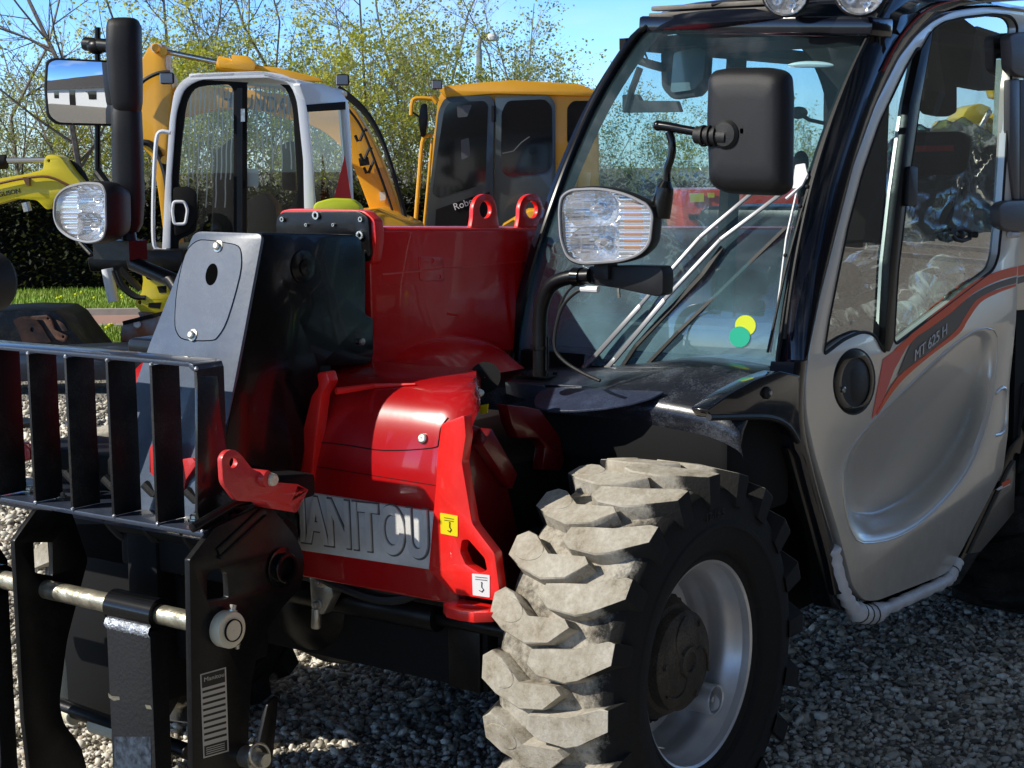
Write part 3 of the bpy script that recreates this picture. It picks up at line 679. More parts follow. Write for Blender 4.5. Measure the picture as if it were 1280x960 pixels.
# post below the windscreen running down the door's front edge
lower = [p for p in DE if p[1] > 440]
mb = MB(); rows = []
for k, p in enumerate(lower):
    B = U(p[0]+5, p[1], 'y', YD); w = .055 if p[1] < 560 else .04
    rows.append([B, B+Vector((w*.5, .003, 0)), B+Vector((w, -.006, 0)), B+Vector((w+.01, -.06, 0)), B+Vector((-.02, -.06, 0)), B+Vector((-.02, -.01, 0))])
mb.loft(rows, closed=True, caps=True); mb.build('sill_post', CAB, TH, ang=50)

# roof
mb = MB(); rows = []
for x, z, y0, y1 in ((-.80, 1.800, .16, .905), (-.77, 1.815, .15, .905), (-.79, 1.845, .15, .905), (-.90, 1.885, .13, .905), (-1.2, 1.915, .10, .90), (-1.9, 1.92, .09, .90), (-2.25, 1.88, .09, .90), (-2.28, 1.80, .09, .90)):
    row = []
    for k in range(13):
        t = k/12; e = abs(2*t-1)**6; row.append(Vector((x-.10*(abs(2*t-1)**2.5), y0+(y1-y0)*t, z-.035*e)))
    rows.append(row)
mb.loft(rows); mb.f = [f for f in mb.f if not (f[0]//13 == 4 and 2 <= f[0] % 13 <= 9)]; mb.m = [0]*len(mb.f); rf = mb.build('roof', CAB, TH, ang=60)
mb = MB(); mb.add([Vector((x, y, 1.916)) for x, y in ((-1.19, .24), (-1.19, .80), (-1.91, .80), (-1.91, .24))], [(0, 1, 2, 3)]); o = mb.build('added_roof_window', glass('added roof glass', (.75, .8, .8), 1.0), rf); fix_normals(o, (-1.5, .5, 9))  # unseen opening and pane, added to let sun in on the seat
mb = MB(); YR = Ax('y', .885)
ro = [(1100, 26), (1120, -10), (1150, -40), (1420, -40), (1420, 2), (1290, 0), (1240, 3), (1200, 8), (1168, 20), (1146, 38), (1122, 68), (1104, 100)]
mb.trace(ro, YR, (0, -.03, 0)); mb.build('roof_side_rail', CAB, TH, bevel=.008)
mb = MB(); mb.tube([U(*p, 'y', .892) for p in sm2([(1104, 88), (1128, 44), (1160, 12), (1200, -1), (1250, -6), (1300, -7)])], .003, 6); mb.build('roof_trim_line', ORG if 0 else DRED, TH)
mb = MB(); XV = -.79
va, vb = U(818, 20, 'x', -.86), U(1000, 10, 'x', -.80)
mb.bar(va, vb, .05, .012); mb.bar(va+Vector((0, 0, .018)), vb+Vector((0, 0, .018)), .03, .012)
mb.build('roof_front_edge', mat('weathered roof edge', (.17, .15, .12), .6, nscale=50, nstr=.3, vary=.5), TH, bevel=.003)
mb = MB(); mb.bar(U(812, 32, 'x', -.87), U(1104, 34, 'x', -.80), .10, .045); mb.build('roof_front_beam', CAB, TH, bevel=.008)
# work lamps on the roof edge
def lamp(px, py, x, r):
    c = U(px, py, 'x', x); ax = (CAMP-c); ax = Vector((1, .25, -.22)).normalized()
    mb = MB(); mb.lathe([(.001, -.07), (r*.55, -.068), (r*.9, -.03), (r*1.05, -.004), (r*1.08, .006), (r, .010), (r*.94, .004)], c, ax, 32)
    L = mb.build('work_lamp', PLAS, rf)
    mb = MB(); mb.lathe([(r*1.0, .0075), (r*.97, .013), (r*.93, .008)], c, ax, 32); mb.build('bezel', CHR, L)
    mb = MB(); mb.lathe([(r*.93, .004), (r*.6, -.02), (r*.25, -.035), (.004, -.03)], c, ax, 24); 
    for k in range(5):
        x_, y_ = frame_of(ax); a = 2*PI*k/5; q = c+(x_*math.cos(a)+y_*math.sin(a))*r*.55; mb.lathe([(r*.22, .0), (r*.12, -.012), (.002, -.014)], q, ax, 12)
    mb.build('reflector', LREF, L)
    mb = MB(); mb.lathe([(r*.95, .006), (r*.6, .011), (.001, .013)], c, ax, 24); o = mb.build('lens', CLR, L); fix_normals(o, CAMP)
lamp(983, -10, -.70, .056); lamp(1076, -14, -.68, .060)
mb = MB()
for px in (983, 1076):
    c = U(px, -14, 'x', -.80); mb.box(c+Vector((0, 0, .0)), (.06, .04, .03))
mb.tube([U(890, 6, 'x', -.82), U(930, 0, 'x', -.82), U(970, -6, 'x', -.80)], .005, 6)
mb.build('lamp_brackets', BLKS, rf)

# door: silver skin with two glazed openings
Y88 = Ax('y', .885)
front_in = [(1060, 250), (1078, 205), (1100, 152), (1132, 85), (1152, 49), (1176, 29), (1205, 22), (1240, 19), (1266, 20), (1273, 30)]
outer = [(1066, 733), (1048, 664), (1020, 572), (1008, 518), (1008, 470), (1013, 436), (1026, 372), (1046, 292), (1068, 205), (1095, 130), (1124, 72), (1146, 44), (1166, 27), (1190, 15), (1230, 9), (1285, 8), (1330, 12),
         (1330, 60), (1280, 62), (1279, 200), (1274, 300), (1270, 400), (1262, 480), (1260, 540), (1254, 588), (1200, 692), (1186, 716), (1096, 751), (1080, 751)]
hole1 = [(1029, 444), (1036, 400), (1048, 340), (1060, 282), (1078, 215), (1099, 154), (1132, 84), (1146, 60), (1152, 62), (1137, 130), (1122, 240), (1112, 330), (1106, 440), (1102, 437), (1093, 418), (1078, 414), (1055, 424)]
hole2 = [(1165, 38), (1180, 28), (1205, 22), (1240, 18), (1264, 20), (1272, 32), (1262, 110), (1257, 200), (1251, 290), (1248, 320), (1242, 337), (1120, 430), (1117, 425), (1122, 340), (1135, 230), (1152, 110)]
Rd = rnd(outer, [8, 8, 10, 20, 20, 8, 8, 8, 8, 8, 8, 8, 8, 8, 8, 8, 0, 0, 4, 4, 4, 4, 4, 4, 6, 8, 14, 10, 8], 3)
h1 = rnd(hole1, [6, 4, 4, 4, 6, 6, 4, 4, 3, 6, 6, 4, 2, 4, 8, 8, 8], 3); h2 = rnd(hole2, [5, 5, 6, 6, 8, 8, 4, 4, 4, 6, 6, 4, 3, 5, 6, 6], 3)
sc_out = sm2([(1233, 410), (1221, 412), (1190, 432), (1140, 478), (1085, 532), (1060, 568), (1053, 600), (1057, 640), (1068, 672), (1084, 679), (1122, 671), (1160, 646), (1205, 596), (1232, 535), (1244, 470), (1247, 425), (1242, 412), (1233, 410)], 6)
sc_out = resample(sc_out, 73)[:-1]
frw = .06
mb = MB(); mb.trace(Rd, Y88, (0, -.028, 0), holes=[h1, h2, [tuple(p) for p in reversed(sc_out)]])
door = mb.build('door', SILV, TH, bevel=.0025)
# pressed scoop in the lower door
sc_in = sm2([(1222, 420), (1214, 420), (1188, 440), (1140, 485), (1090, 536), (1065, 570), (1058, 600), (1060, 622), (1064, 640), (1078, 641), (1100, 638), (1136, 618), (1172, 582), (1202, 530), (1219, 472), (1226, 430), (1226, 422), (1222, 420)], 6)
sc_in = resample(sc_in, 73)[:-1]
cen = Vector((1142, 560))
def hit(p):
    d = (p-cen); best = None
    for a, b in zip(sc_in, sc_in[1:]+sc_in[:1]):
        e = b-a; den = d.x*e.y-d.y*e.x
        if abs(den) < 1e-9: continue
        w_ = a-cen; t = (w_.x*e.y-w_.y*e.x)/den; u = (w_.x*d.y-w_.y*d.x)/den
        if -.001 <= u <= 1.001 and t > 0 and (best is None or t > best): best = t
    return cen+d*min(best if best else .9, .97)
sc_in = [hit(p) for p in sc_out]; DF = Vector((36, 92)).normalized()
def depth(p):
    t = ((p-Vector((1110, 500))).dot(DF))/110; t = max(0, min(1, (t+.55)/1.45)); return .006+.092*t*t*(3-2*t)
mb = MB(); rows = []
def DP(p, d): return U(p.x, p.y, 'y', .885-d)
rows.append([DP(p, .0) for p in sc_out])
rows.append([DP(p+(c-p)*.06, .0012) for p, c in zip(sc_out, sc_in)])
for f, g in ((.2, .08), (.4, .30), (.62, .62), (.82, .90), (.95, .985), (1.05, 1.0)):
    rows.append([DP(a.lerp(b, f), depth(b)*g) for a, b in zip(sc_out, sc_in)])
for f in (.12, .25, .4, .55, .7, .85, 1.0):
    rows.append([DP(b.lerp(cen, f), depth(b.lerp(cen, f))+.0*f) for b in sc_in])
mb.loft(rows, closed=True); o = mb.build('door_scoop', SILV, door, ang=80); fix_normals(o, (-1, 5, .8))
mb = MB(); mb.tube([Y88(*p) for p in sc_out], .0022, 6, closed=True)
mb.build('scoop_edge', SILV, door)
mb = MB(); rows = []
for k, (px, py) in enumerate([(1244, 492), (1250, 486), (1256, 486), (1258, 498), (1257, 530), (1252, 541), (1243, 544)]): rows.append(Y88(px, py))
mb.tube(smooth(rows, 4, False), .006, 8); mb.build('hinge_pressing', SILV, door)
# glazing, rubber lines
mb = MB(); yg = Ax('y', .872)
mb.add([yg(*p) for p in h1], [tuple(range(len(h1)))]); o = mb.build('front_quarter_glass', DG, door); fix_normals(o, CAMP)
mb = MB(); mb.add([yg(*p) for p in h2], [tuple(range(len(h2)))]); o2 = mb.build('opening_glass', DG, door); fix_normals(o2, CAMP)
for h, nm in ((h1, 'glass_seal'), (h2, 'glass_seal')):
    mb = MB(); mb.tube([U(*p, 'y', .884) for p in h], .0042, 6, closed=True); mb.build(nm, RUBS, door)
mb = MB(); mb.trace(rnd([(1152, 62), (1166, 38), (1150, 130), (1135, 230), (1122, 340), (1117, 428), (1112, 440), (1106, 438), (1112, 330), (1122, 240), (1137, 130)], 2), Ax('y', .889), (0, -.02, 0)); mb.build('glass_divider', BLKS, door, bevel=.002)
# grey band under the front quarter glass
mb = MB(); mb.trace([(1031, 440), (1033, 424), (1060, 402), (1078, 398), (1096, 402), (1106, 420), (1105, 438), (1100, 432), (1092, 418), (1078, 414), (1055, 424)], Ax('y', .8715), (0, -.001, 0)); mb.build('printed_border', DGREY, door)
mb = MB(); q = Ax('y', .892); c = q(1203, 293); mb.tube([q(1189, 293), q(1194, 287), q(1203, 285), q(1212, 289), q(1212, 298), q(1203, 301), q(1194, 299), q(1189, 293)], .006, 8); mb.ball(q(1201, 293), .016, 14, 10, (1.4, .7, .8)); mb.cyl(q(1214, 293), q(1216, 293)+Vector((0, .012, 0)), .009, 12)
mb.build('window_catch', PLAS, door)
mb = MB(); mb.trace(rnd([(1137, 208), (1148, 208), (1147, 257), (1134, 258)], 3), Ax('y', .90), (0, -.012, 0)); mb.build('window_latch', PLAS, door, bevel=.003)
# outer handle: round black pull cup
mb = MB(); pc = Ax('y', .888)
oc = ell(1068, 477, 24.5, 39.5, 36, .06); ic = ell(1070, 478, 18, 31, 36, .06)
mb.trace(oc, pc, (0, -.02, 0), holes=[ic]); hd = mb.build('handle_ring', BLK, door, bevel=.003)
mb = MB(); p0 = Ax('y', .866); mb.trace(ic, p0, (0, -.004, 0)); mb.build('handle_cup', DARK, hd)
mb = MB(); mb.trace(rnd([(1063, 462), (1076, 449), (1084, 458), (1086, 490), (1078, 505), (1066, 506), (1063, 490)], 4), Ax('y', .886), (0, -.012, 0)); mb.build('pull_lever', PLAS, hd, bevel=.003)
mb = MB(); mb.lathe([(.0075, 0), (.007, .003), (.004, .004), (.0035, .001), (.001, .001)], U(1054.5, 487, 'y', .889), (0, 1, 0), 16); mb.build('keyhole', ZINC, hd)
mb = MB(); mb.trace(ell(1068, 477, 26.5, 42, 36, .06), Ax('y', .8856), (0, -.001, 0)); mb.build('handle_gasket', RUBS, hd)
# stripes and model lettering
def decal(pts, m, y, nm, par=None):
    mb = MB(); mb.trace(pts, Ax('y', y), (0, -.0006, 0)); return mb.build(nm, m, par or door)
decal([(1090, 524), (1104, 449), (1130, 430), (1150, 414), (1136, 430), (1118, 462), (1100, 510)], PINK, .8866, 'red_stripe')
decal(sm2([(1118, 438), (1150, 408), (1185, 378), (1215, 354), (1245, 340), (1272, 333)], 4)+sm2([(1271, 344), (1245, 352), (1218, 366), (1188, 392), (1160, 414), (1135, 432), (1122, 440)], 4), ORG, .8870, 'orange_stripe')
decal(sm2([(1122, 470), (1140, 428), (1160, 412), (1188, 392), (1218, 368), (1245, 354), (1271, 346)], 4)+sm2([(1270, 354), (1247, 361), (1222, 374), (1206, 396), (1196, 412), (1160, 440), (1122, 470)], 4), DGREY, .8873, 'dark_stripe')
decal(sm2([(1096, 516), (1122, 472), (1160, 442), (1194, 414), (1206, 396), (1222, 374), (1247, 362), (1270, 355)], 4)+sm2([(1270, 358), (1248, 366), (1226, 378), (1210, 400), (1198, 418), (1160, 447), (1124, 480), (1096, 520)], 4), ORG, .8876, 'thin_orange_stripe')
a = U(1143, 452, 'y', .889); b = U(1184, 417, 'y', .889); 
lettering('MT 625 H', 'model_lettering', WHITE, door, a, b-a, (0.35, 0, 1), .040, .0006, width=(b-a).length, shear=.2)
lettering('AT', 'glass_marking', WHITE, door, U(1064, 406, 'y', .873), (-1, 0, 0), (0, 0, 1), .014, .0002)
# wrapped grab rail / step edge round the door foot
mb = MB(); yw = Ax('y', .882)
path = smooth([yw(1041, 684), yw(1046, 712), yw(1055, 742), yw(1068, 762), yw(1084, 768), yw(1104, 762), yw(1140, 746), yw(1180, 727), yw(1190, 716), yw(1197, 702)], 5, False)
rr = [.014+.006*math.sin(i*1.7)**2+(.008 if 15 < i < 25 else 0) for i in range(len(path))]
mb.tube(path, rr, 14); st = mb.build('wrapped_step_edge', WRAP, TH, ang=60)
mb = MB()
for i in (17, 19, 21, 41):
    mb.tube([path[min(i, len(path)-1)], path[min(i+1, len(path)-1)]*.25+path[min(i, len(path)-1)]*.75], rr[min(i, len(rr)-1)]+.0015, 14)
mb.build('tape_band', RUBS, st)
# sill behind the door and step
mb = MB(); ys = Ax('y', .868)
mb.trace([(1000, 560), (1052, 735), (1085, 762), (1190, 716), (1204, 690), (1262, 560), (1275, 545), (1280, 480), (1340, 470), (1340, 560), (1290, 590), (1212, 712), (1200, 730), (1086, 772), (1040, 760), (985, 560)], ys, (0, -.05, 0))
mb.build('cab_sill', BLK, TH, bevel=.004)
mb = MB(); mb.trace([(1214, 692), (1262, 588), (1270, 575), (1268, 640), (1258, 653), (1226, 690)], Ax('y', .879), (0, -.02, 0)); fl = mb.build('rear_skirt_panel', mat('dull grey brown panel', (.17, .155, .13), .45, metal=.4, vary=.15, coat=.3), TH, bevel=.003)
decal([(1245, 612), (1262, 600), (1263, 606), (1248, 613)], WHITE, .8808, 'white_mark', fl); decal([(1252, 604), (1263, 598), (1263, 604), (1254, 609)], ORG, .8812, 'red_mark', fl)
# rear body side behind the door
mb = MB(); mb.trace(rnd([(1273, 250), (1400, 240), (1400, 380), (1271, 388)], 2), Ax('y', .870), (0, -.05, 0)); bd = mb.build('rear_body_panel', SILV, TH, bevel=.004)
decal([(1272, 333), (1290, 329), (1290, 341), (1272, 345)], ORG, .8715, 'body_stripe', bd); decal([(1272, 347), (1290, 343), (1290, 350), (1272, 355)], DGREY, .8716, 'body_stripe', bd)
mb = MB(); mb.trace([(1266, 400), (1400, 390), (1400, 560), (1262, 560)], Ax('y', .85), (0, -.04, 0)); vp = mb.build('vent_panel', BLKS, TH)
mb = MB()
for k in range(11): mb.bar(U(1266, 430+k*11, 'y', .853), U(1290, 429+k*11, 'y', .853), .008, .006)
mb.build('vent_louvres', PLAS, vp)
mb = MB()                                    # rear door post with hinge covers
mb.trace([(1263, 100), (1275, 98), (1275, 250), (1268, 250), (1262, 200)], Ax('y', .893), (0, -.02, 0)); mb.trace([(1276, 100), (1330, 98), (1330, 250), (1276, 250)], Ax('y', .891), (0, -.02, 0))
mb.build('rear_post', mat('grey post plastic', (.10, .095, .10), .45, nscale=200, nstr=.1), TH, bevel=.004)
g = Ax('y', .91); mb = MB()
mb.trace(rnd([(1262, 44), (1275, 40), (1310, 40), (1310, 98), (1276, 96), (1264, 88)], 6), g, (0, -.03, 0)); mb.build('hinge_cover', MAT['grey post plastic'], TH, bevel=.008); mb = MB(); mb.trace(rnd([(1249, 258), (1258, 251), (1310, 249), (1310, 290), (1262, 289), (1250, 283)], 6), g, (0, -.03, 0))
mb.build('hinge_cover', MAT['grey post plastic'], TH, bevel=.008)
mb = MB(); mb.cyl(U(1262, 293, 'y', .895), U(1272, 293, 'y', .895), .009, 12); mb.build('hinge_pin', WHITE, TH)

# cowl and wing over the front wheel
mb = MB(); CW = mat('dusty black cowl', (.010, .012, .018), .28, coat=.25, nscale=300, nstr=.05, dust=.28, dcol=(.30, .34, .42))
base = [W(x, y, .006) for x, y in ((644, 458), (700, 458), (760, 458), (820, 452), (870, 446), (920, 450), (972, 460))]
fr = [Vector((-.15, y, z)) for y, z in ((.17, .950), (.33, .953), (.47, .957), (.60, .955), (.70, .948), (.80, .938), (.872, .915))]
mid = [Vector(((a.x+b.x)/2, (a.y+b.y)/2, max(a.z, b.z)+.006)) for a, b in zip(base, fr)]
lowf = [p+Vector((.012, 0, -.03)) for p in fr]; low2 = [p+Vector((.0, 0, -.06)) for p in fr]
rows = [[p+Vector((-.06, 0, 0)) for p in base], base, mid, fr, lowf, low2]
for r in rows: r.append(r[-1]+Vector((-.01, .010, -.02)))
rows = [smooth(r, 3, False) for r in rows]
mb.loft(rows); mb.build('cowl', CW, TH, ang=50)
mb = MB(); yo = Ax('y', .886)
mb.trace(rnd([(884, 512), (912, 492), (945, 474), (975, 464), (1000, 470), (1001, 552), (996, 549), (985, 528), (965, 521), (930, 521), (892, 523)], [4, 10, 10, 3, 2, 3, 3, 8, 8, 8, 4]), yo, (0, -.04, 0)); wg = mb.build('wing_side', CAB, TH, bevel=.006)
mb = MB(); pth = [yo(886, 522), yo(930, 521), yo(962, 522), yo(984, 532), yo(997, 552)]
mb.tube(smooth(pth, 4, False), .007, 8); mb.build('wing_lip', PLAS, wg)
mb = MB(); mb.lathe([(.014, 0), (.014, .004), (.010, .008), (.001, .009)], yo(958, 491), (0, 1, 0), 16); mb.build('wing_bolt_cover', RUBS, wg)
mb = MB(); mb.lathe([(.005, .008), (.005, .012), (.001, .012)], yo(958, 491), (0, 1, 0), 12); mb.build('wing_bolt', ZINC, wg)
# wheel-arch liner
mb = MB(); mb.box((-.30, .60, .80), (.30, .5, .24)); mb.box((-.62, .47, .60), (.5, .56, .5)); mb.build('arch_liner', DARK, TH, bevel=.02)
# mounting bracket plate under the lamp pole and the rubber flap
zpl = .962
mb = MB(); pz = Ax('z', zpl)
mb.trace(rnd([(631, 477), (832, 489), (812, 480), (700, 470), (660, 468)], 2), pz, (0, 0, -.004))
mb.prism([pz(631, 477), pz(680, 482), pz(680, 482)+Vector((0, 0, -.07)), pz(634, 477)+Vector((0, 0, -.07))], (-.006, 0, 0))
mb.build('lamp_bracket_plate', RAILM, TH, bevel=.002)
mb = MB(); FLAP = mat('sky lit rubber flap', (.022, .030, .060), .42, nscale=90, nstr=.12, dust=.35, dcol=(.12, .16, .28))  # blue skylight on the flap is put into its base and dust colours
fa = [(682, 484), (832, 489), (815, 497), (790, 504), (755, 510), (720, 513), (688, 513), (670, 508), (667, 500), (672, 491)]
pf = Pl(pz(760, 488)+Vector((0, 0, -.005)), Vector((.42, 0, 1)))
mb.trace(rnd(fa, 5), pf, (0, 0, -.005)); mb.build('wing_flap', FLAP, TH, bevel=.001)
mb = MB()
for k in ((655, 472), (683, 474), (668, 469), (694, 472)): mb.bolt(pz(*k)+Vector((0, 0, .004)), (0, 0, 1), .006, .006)
mb.box(pz(674, 472)+Vector((0, 0, .004)), (.08, .09, .007)); mb.build('pole_foot', BLKS, TH, bevel=.001)

# wipers on the windscreen, washer hose, stickers
def wiper(pts, wid, m, nm, lift):
    P = [W(x, y, lift) for x, y in pts]; mb = MB()
    for a, b in zip(P, P[1:]): mb.bar(a, b, wid, .006, up=(1, 0, .3))
    return mb, P
for arm, bl in (([(736, 459), (748, 447), (806, 383)], [(806, 383), (880, 300), (944, 246)]), ([(763, 461), (775, 448), (836, 376)], [(836, 376), (905, 303), (992, 238)])):
    mb, P = wiper(arm, .012, None, '', .020); wp_ = mb.build('wiper', mat('satin silver arm', (.30, .31, .33), .35, metal=.4) if 'satin silver arm' not in MAT else MAT['satin silver arm'], TH, bevel=.001)
    mb, P = wiper(bl, .009, None, '', .022); mb.build('wiper_arm', MAT['satin silver arm'], wp_, bevel=.001)
    mb = MB(); mb.ball(W(*arm[0], .014), .010, 12, 8); mb.build('wiper_pivot', ZINC, wp_)
mb, P = wiper([(773, 470), (798, 432), (880, 345), (905, 310)], .010, None, '', .010); mb.build('dark_screen_bar', RUBS, TH)  # dark bars close to the glass, running beside the wipers
mb, P = wiper([(805, 462), (850, 415), (985, 285)], .008, None, '', .008); mb.build('dark_screen_bar', RUBS, TH)
mb = MB(); mb.trace(rnd([(994, 206), (1006, 204), (1010, 222), (998, 234), (990, 236)], 2), Pl(W(1000, 220, .02), W(1000, 220, .02)-W(1000, 220)), (-.004, 0, 0))
mb.tube([W(985, 252, .016), W(1005, 236, .02), W(1012, 222, .02)], .004, 6); mb.tube([W(1000, 236, .016), W(985, 300, .014), W(975, 380, .014), W(965, 440, .012)], .003, 6); mb.build('side_wiper_bracket', WHITE, TH)
mb = MB(); mb.tube([W(x, y, .02) for x, y in ((963, 440), (972, 400), (985, 340), (1004, 270), (1030, 190))], .0035, 6)
for k in ((1003, 262), (1012, 238), (985, 322)): mb.ball(W(*k, .022), .005, 8, 6)
mb.build('washer_line', RUBS, TH)
mb = MB(); mb.add([W(*p, .0015) for p in ell(932, 407, 13, 13, 24)], [tuple(range(24))]); o = mb.build('lime_sticker', YELG, wsc); fix_normals(o, CAMP)
mb = MB(); mb.add([W(*p, .0028) for p in ell(925, 421, 13, 13, 24)], [tuple(range(24))]); o = mb.build('green_sticker', GREENS, wsc); fix_normals(o, CAMP)

# far side glass and rear glass, cab shell
mb = MB(); YL = .07
def zside(t): return [(-.5, .98), (-.5, 1.35), (-.92, 1.80), (-1.85, 1.80), (-1.85, 1.25), (-1.2, .98)][t]
pf_ = [Vector((x, YL+.05*max(0, z-1)/.8, z)) for x, z in ((-.47, 1.0), (-.56, 1.35), (-.70, 1.60), (-.93, 1.80), (-1.45, 1.80), (-1.45, .98))]
mb.add(pf_, [tuple(range(6))]); mb.add([Vector((x, YL+.05*max(0, z-1)/.8, z)) for x, z in ((-1.52, 1.0), (-1.52, 1.8), (-2.2, 1.8), (-2.2, 1.15))], [(0, 1, 2, 3)])
o = mb.build('far_side_glass', DG, TH); fix_normals(o, (-1, -5, 1))
mb = MB(); mb.add([Vector((-2.24, y, z)) for y, z in ((.16, 1.25), (.16, 1.78), (.82, 1.78), (.82, 1.25))], [(0, 1, 2, 3)]); o = mb.build('rear_glass', DG, TH); fix_normals(o, (-9, .5, 1.4))
mb = MB()
for x0, x1 in ((-1.45, -1.52), (-2.2, -2.27)): mb.prism([Vector((x0, YL, .9)), Vector((x1, YL, .9)), Vector((x1, YL+.05, 1.82)), Vector((x0, YL+.05, 1.82))], (0, .03, 0))
mb.prism([Vector((-2.22, .06, .9)), Vector((-2.22, .06, 1.85)), Vector((-2.22, .9, 1.85)), Vector((-2.22, .9, .9))], (-.03, 0, 0), [[Vector((-2.22, y, z)) for y, z in ((.14, 1.22), (.82, 1.22), (.82, 1.72), (.70, 1.78), (.28, 1.78), (.14, 1.68))]])
mb.box((-1.4, .42, .93), (1.7, .66, .06)); mb.box((-1.2, .072, .93), (1.45, .03, .12)); mb.box((-1.05, .5, 1.785), (.35, .74, .03)); mb.box((-1.55, .17, 1.785), (1.35, .12, .03)); mb.box((-1.55, .84, 1.785), (1.35, .06, .03)); mb.box((-.48, .47, .94), (.1, .75, .12))
mb.prism([Vector((-1.88, .86, .45)), Vector((-1.88, .86, 1.8)), Vector((-2.24, .86, 1.8)), Vector((-2.24, .86, .45))], (0, -.04, 0), [[Vector((-1.95, .86, 1.15)), Vector((-1.95, .86, 1.75)), Vector((-2.18, .86, 1.75)), Vector((-2.18, .86, 1.15))]])
mb.build('cab_shell', DARK, TH)
INT = mat('dark trim plastic', (.03, .032, .034), .6, nscale=150, nstr=.1)
mb = MB(); mb.loft([[Vector((x, y, z)) for y in (.10, .3, .6, .84)] for x, z in ((-.56, 1.0), (-.62, 1.06), (-.74, 1.07), (-.80, 1.0))]); mb.box((-.70, .35, 1.02), (.16, .5, .1)); mb.build('dashboard', INT, TH, bevel=.015, weld=True)
mb = MB(); c = U(1056, 338, 'y', .52); ax = Vector((.55, 0, 1)).normalized(); x_, y_ = frame_of(ax)
mb.tube([c+(x_*math.cos(t)+y_*math.sin(t))*.18 for t in [2*PI*i/36 for i in range(36)]], .015, 10, closed=True)
for k in range(3): a = 2*PI*k/3+.4; mb.bar(c-ax*.03, c+(x_*math.cos(a)+y_*math.sin(a))*.175, .03, .01)
mb.cyl(c-ax*.03, c-ax*.3, .035, 16); mb.ball(c-ax*.025, .045, 14, 8); mb.build('steering_wheel', DARK, TH)
SEAT = mat('charcoal seat cloth', (.02, .021, .023), .8, nscale=200, nstr=.2, vary=.3)
mb = MB(); SX, SY = -.32, .08; mb.box((-1.45+SX, .52+SY, 1.06), (.46, .46, .13)); o = mb.build('seat', SEAT, TH, bevel=.04, seg=4)
seat = o
mb = MB(); mb.box((-1.70+SX, .52+SY, 1.27), (.12, .44, .48), Matrix.Rotation(-.12, 3, 'Y')); mb.build('backrest', SEAT, seat, bevel=.045, seg=4)
mb = MB(); hc = U(1168, 192, 'y', .60); mb.box(hc, (.08, .21, .13), Matrix.Rotation(-.12, 3, 'Y')); hr = mb.build('headrest', SEAT, seat, bevel=.035, seg=4)
mb = MB(); mb.box(hc+Vector((.05, .02, .015)), (.004, .12, .018)); mb.build('headrest_label', DRED, hr)
def crump(v): return .10*noise.noise(v*3.1)-.09*abs(noise.noise(Vector((v.x*2.2, v.y*7, v.z*3.2))))-.05*abs(noise.noise(v*11+Vector((3, 1, 2))))
mb = MB(); mb.ball((-1.66+SX, .52+SY, 1.27), .33, 90, 70, (.50, .86, .95), crump); mb.ball((-1.42+SX, .52+SY, 1.06), .32, 80, 60, (1.0, .86, .5), crump)
mb.tube(smooth([Vector((-1.62, .80, 1.02)), Vector((-1.40, .82, 1.16)), Vector((-1.20, .80, 1.02))], 8, False), [.04+.02*math.sin(i*1.9) for i in range(17)], 16)
o = mb.build('seat_film_cover', FILM, seat, ang=35)
mb = MB(); mb.trace(rnd([(825, 62), (842, 55), (880, 52), (887, 60), (884, 105), (876, 120), (840, 125), (826, 110)], 7), Ax('x', -.98), (-.025, 0, 0)); im = mb.build('cab_mirror', INT, TH, bevel=.006)
q = Ax('x', -.972); mb = MB(); mb.trace(rnd([(842, 66), (874, 58), (882, 64), (879, 98), (868, 112), (838, 116)], 5), q, (-.004, 0, 0)); mb.build('mirror_glass', mat('dull mirror back', (.12, .17, .18), .2, coat=.5), im)
mb = MB(); mb.tube([q(830, 85), q(812, 80), q(800, 76), q(800, 68)], .012, 8); mb.tube([q(800, 85), q(790, 112), q(782, 140)], .010, 8)
mb.trace(rnd([(778, 118), (796, 118), (800, 126), (845, 126), (850, 140), (778, 141)], 2), q, (-.02, 0, 0)); mb.tube([q(806, 66), q(800, 76), q(812, 80), q(806, 66)], .003, 6); mb.build('mirror_arm', INT, im)
mb = MB(); 
mb.trace(sm2([(925, 24), (950, 40), (985, 48), (1012, 74), (1030, 118), (1040, 180), (1046, 300)], 4)+[(1100, 300), (1110, 20)], Ax('x', -1.5), (-.03, 0, 0)); mb.build('rear_pillar_lining', DARK, TH)
mb = MB(); q = Ax('y', .70); mb.trace([(1158, 44), (1246, 62), (1243, 113), (1160, 98)], q, (0, -.05, 0)); mb.trace(rnd([(1156, 98), (1196, 104), (1196, 140), (1185, 146), (1165, 142), (1155, 125)], 3), q, (0, -.03, 0)); mb.build('sun_visor', mat('matt visor fabric', (.014, .013, .012), .9), TH)
mb = MB(); q = Ax('y', .30); mb.bar(q(1251, 75), q(1243, 245), .03, .02, up=(1, 0, 0)); mb.build('pale_interior_post', mat('pale green post', (.42, .58, .50), .5), TH)
mb = MB()
for c0, c1 in (((978, 64), (1036, 64)), ((1062, 62), (1090, 60))): mb.tube(smooth([W(c0[0], c0[1], -.05), W((c0[0]+c1[0])/2, c0[1]-1, -.05), W(c1[0], c1[1], -.05)], 4, False), [.002, .005, .007, .008, .008, .008, .007, .005, .002], 8)
mb.build('interior_lamp', WHITE, TH)
mb = MB(); mb.ball(U(998, 141, 'x', -1.3), .022, 14, 8, (.6, 1.3, .8)); mb.ball(U(1001, 203, 'x', -1.3), .03, 14, 8, (.6, .8, 1.1)); mb.tube([U(998, 141, 'x', -1.3), U(1012, 150, 'x', -1.3), U(1035, 155, 'x', -1.3)], .006, 6); mb.tube([U(1001, 203, 'x', -1.3), U(1003, 260, 'x', -1.3)], .012, 8); mb.build('control_lever', DARK, TH)

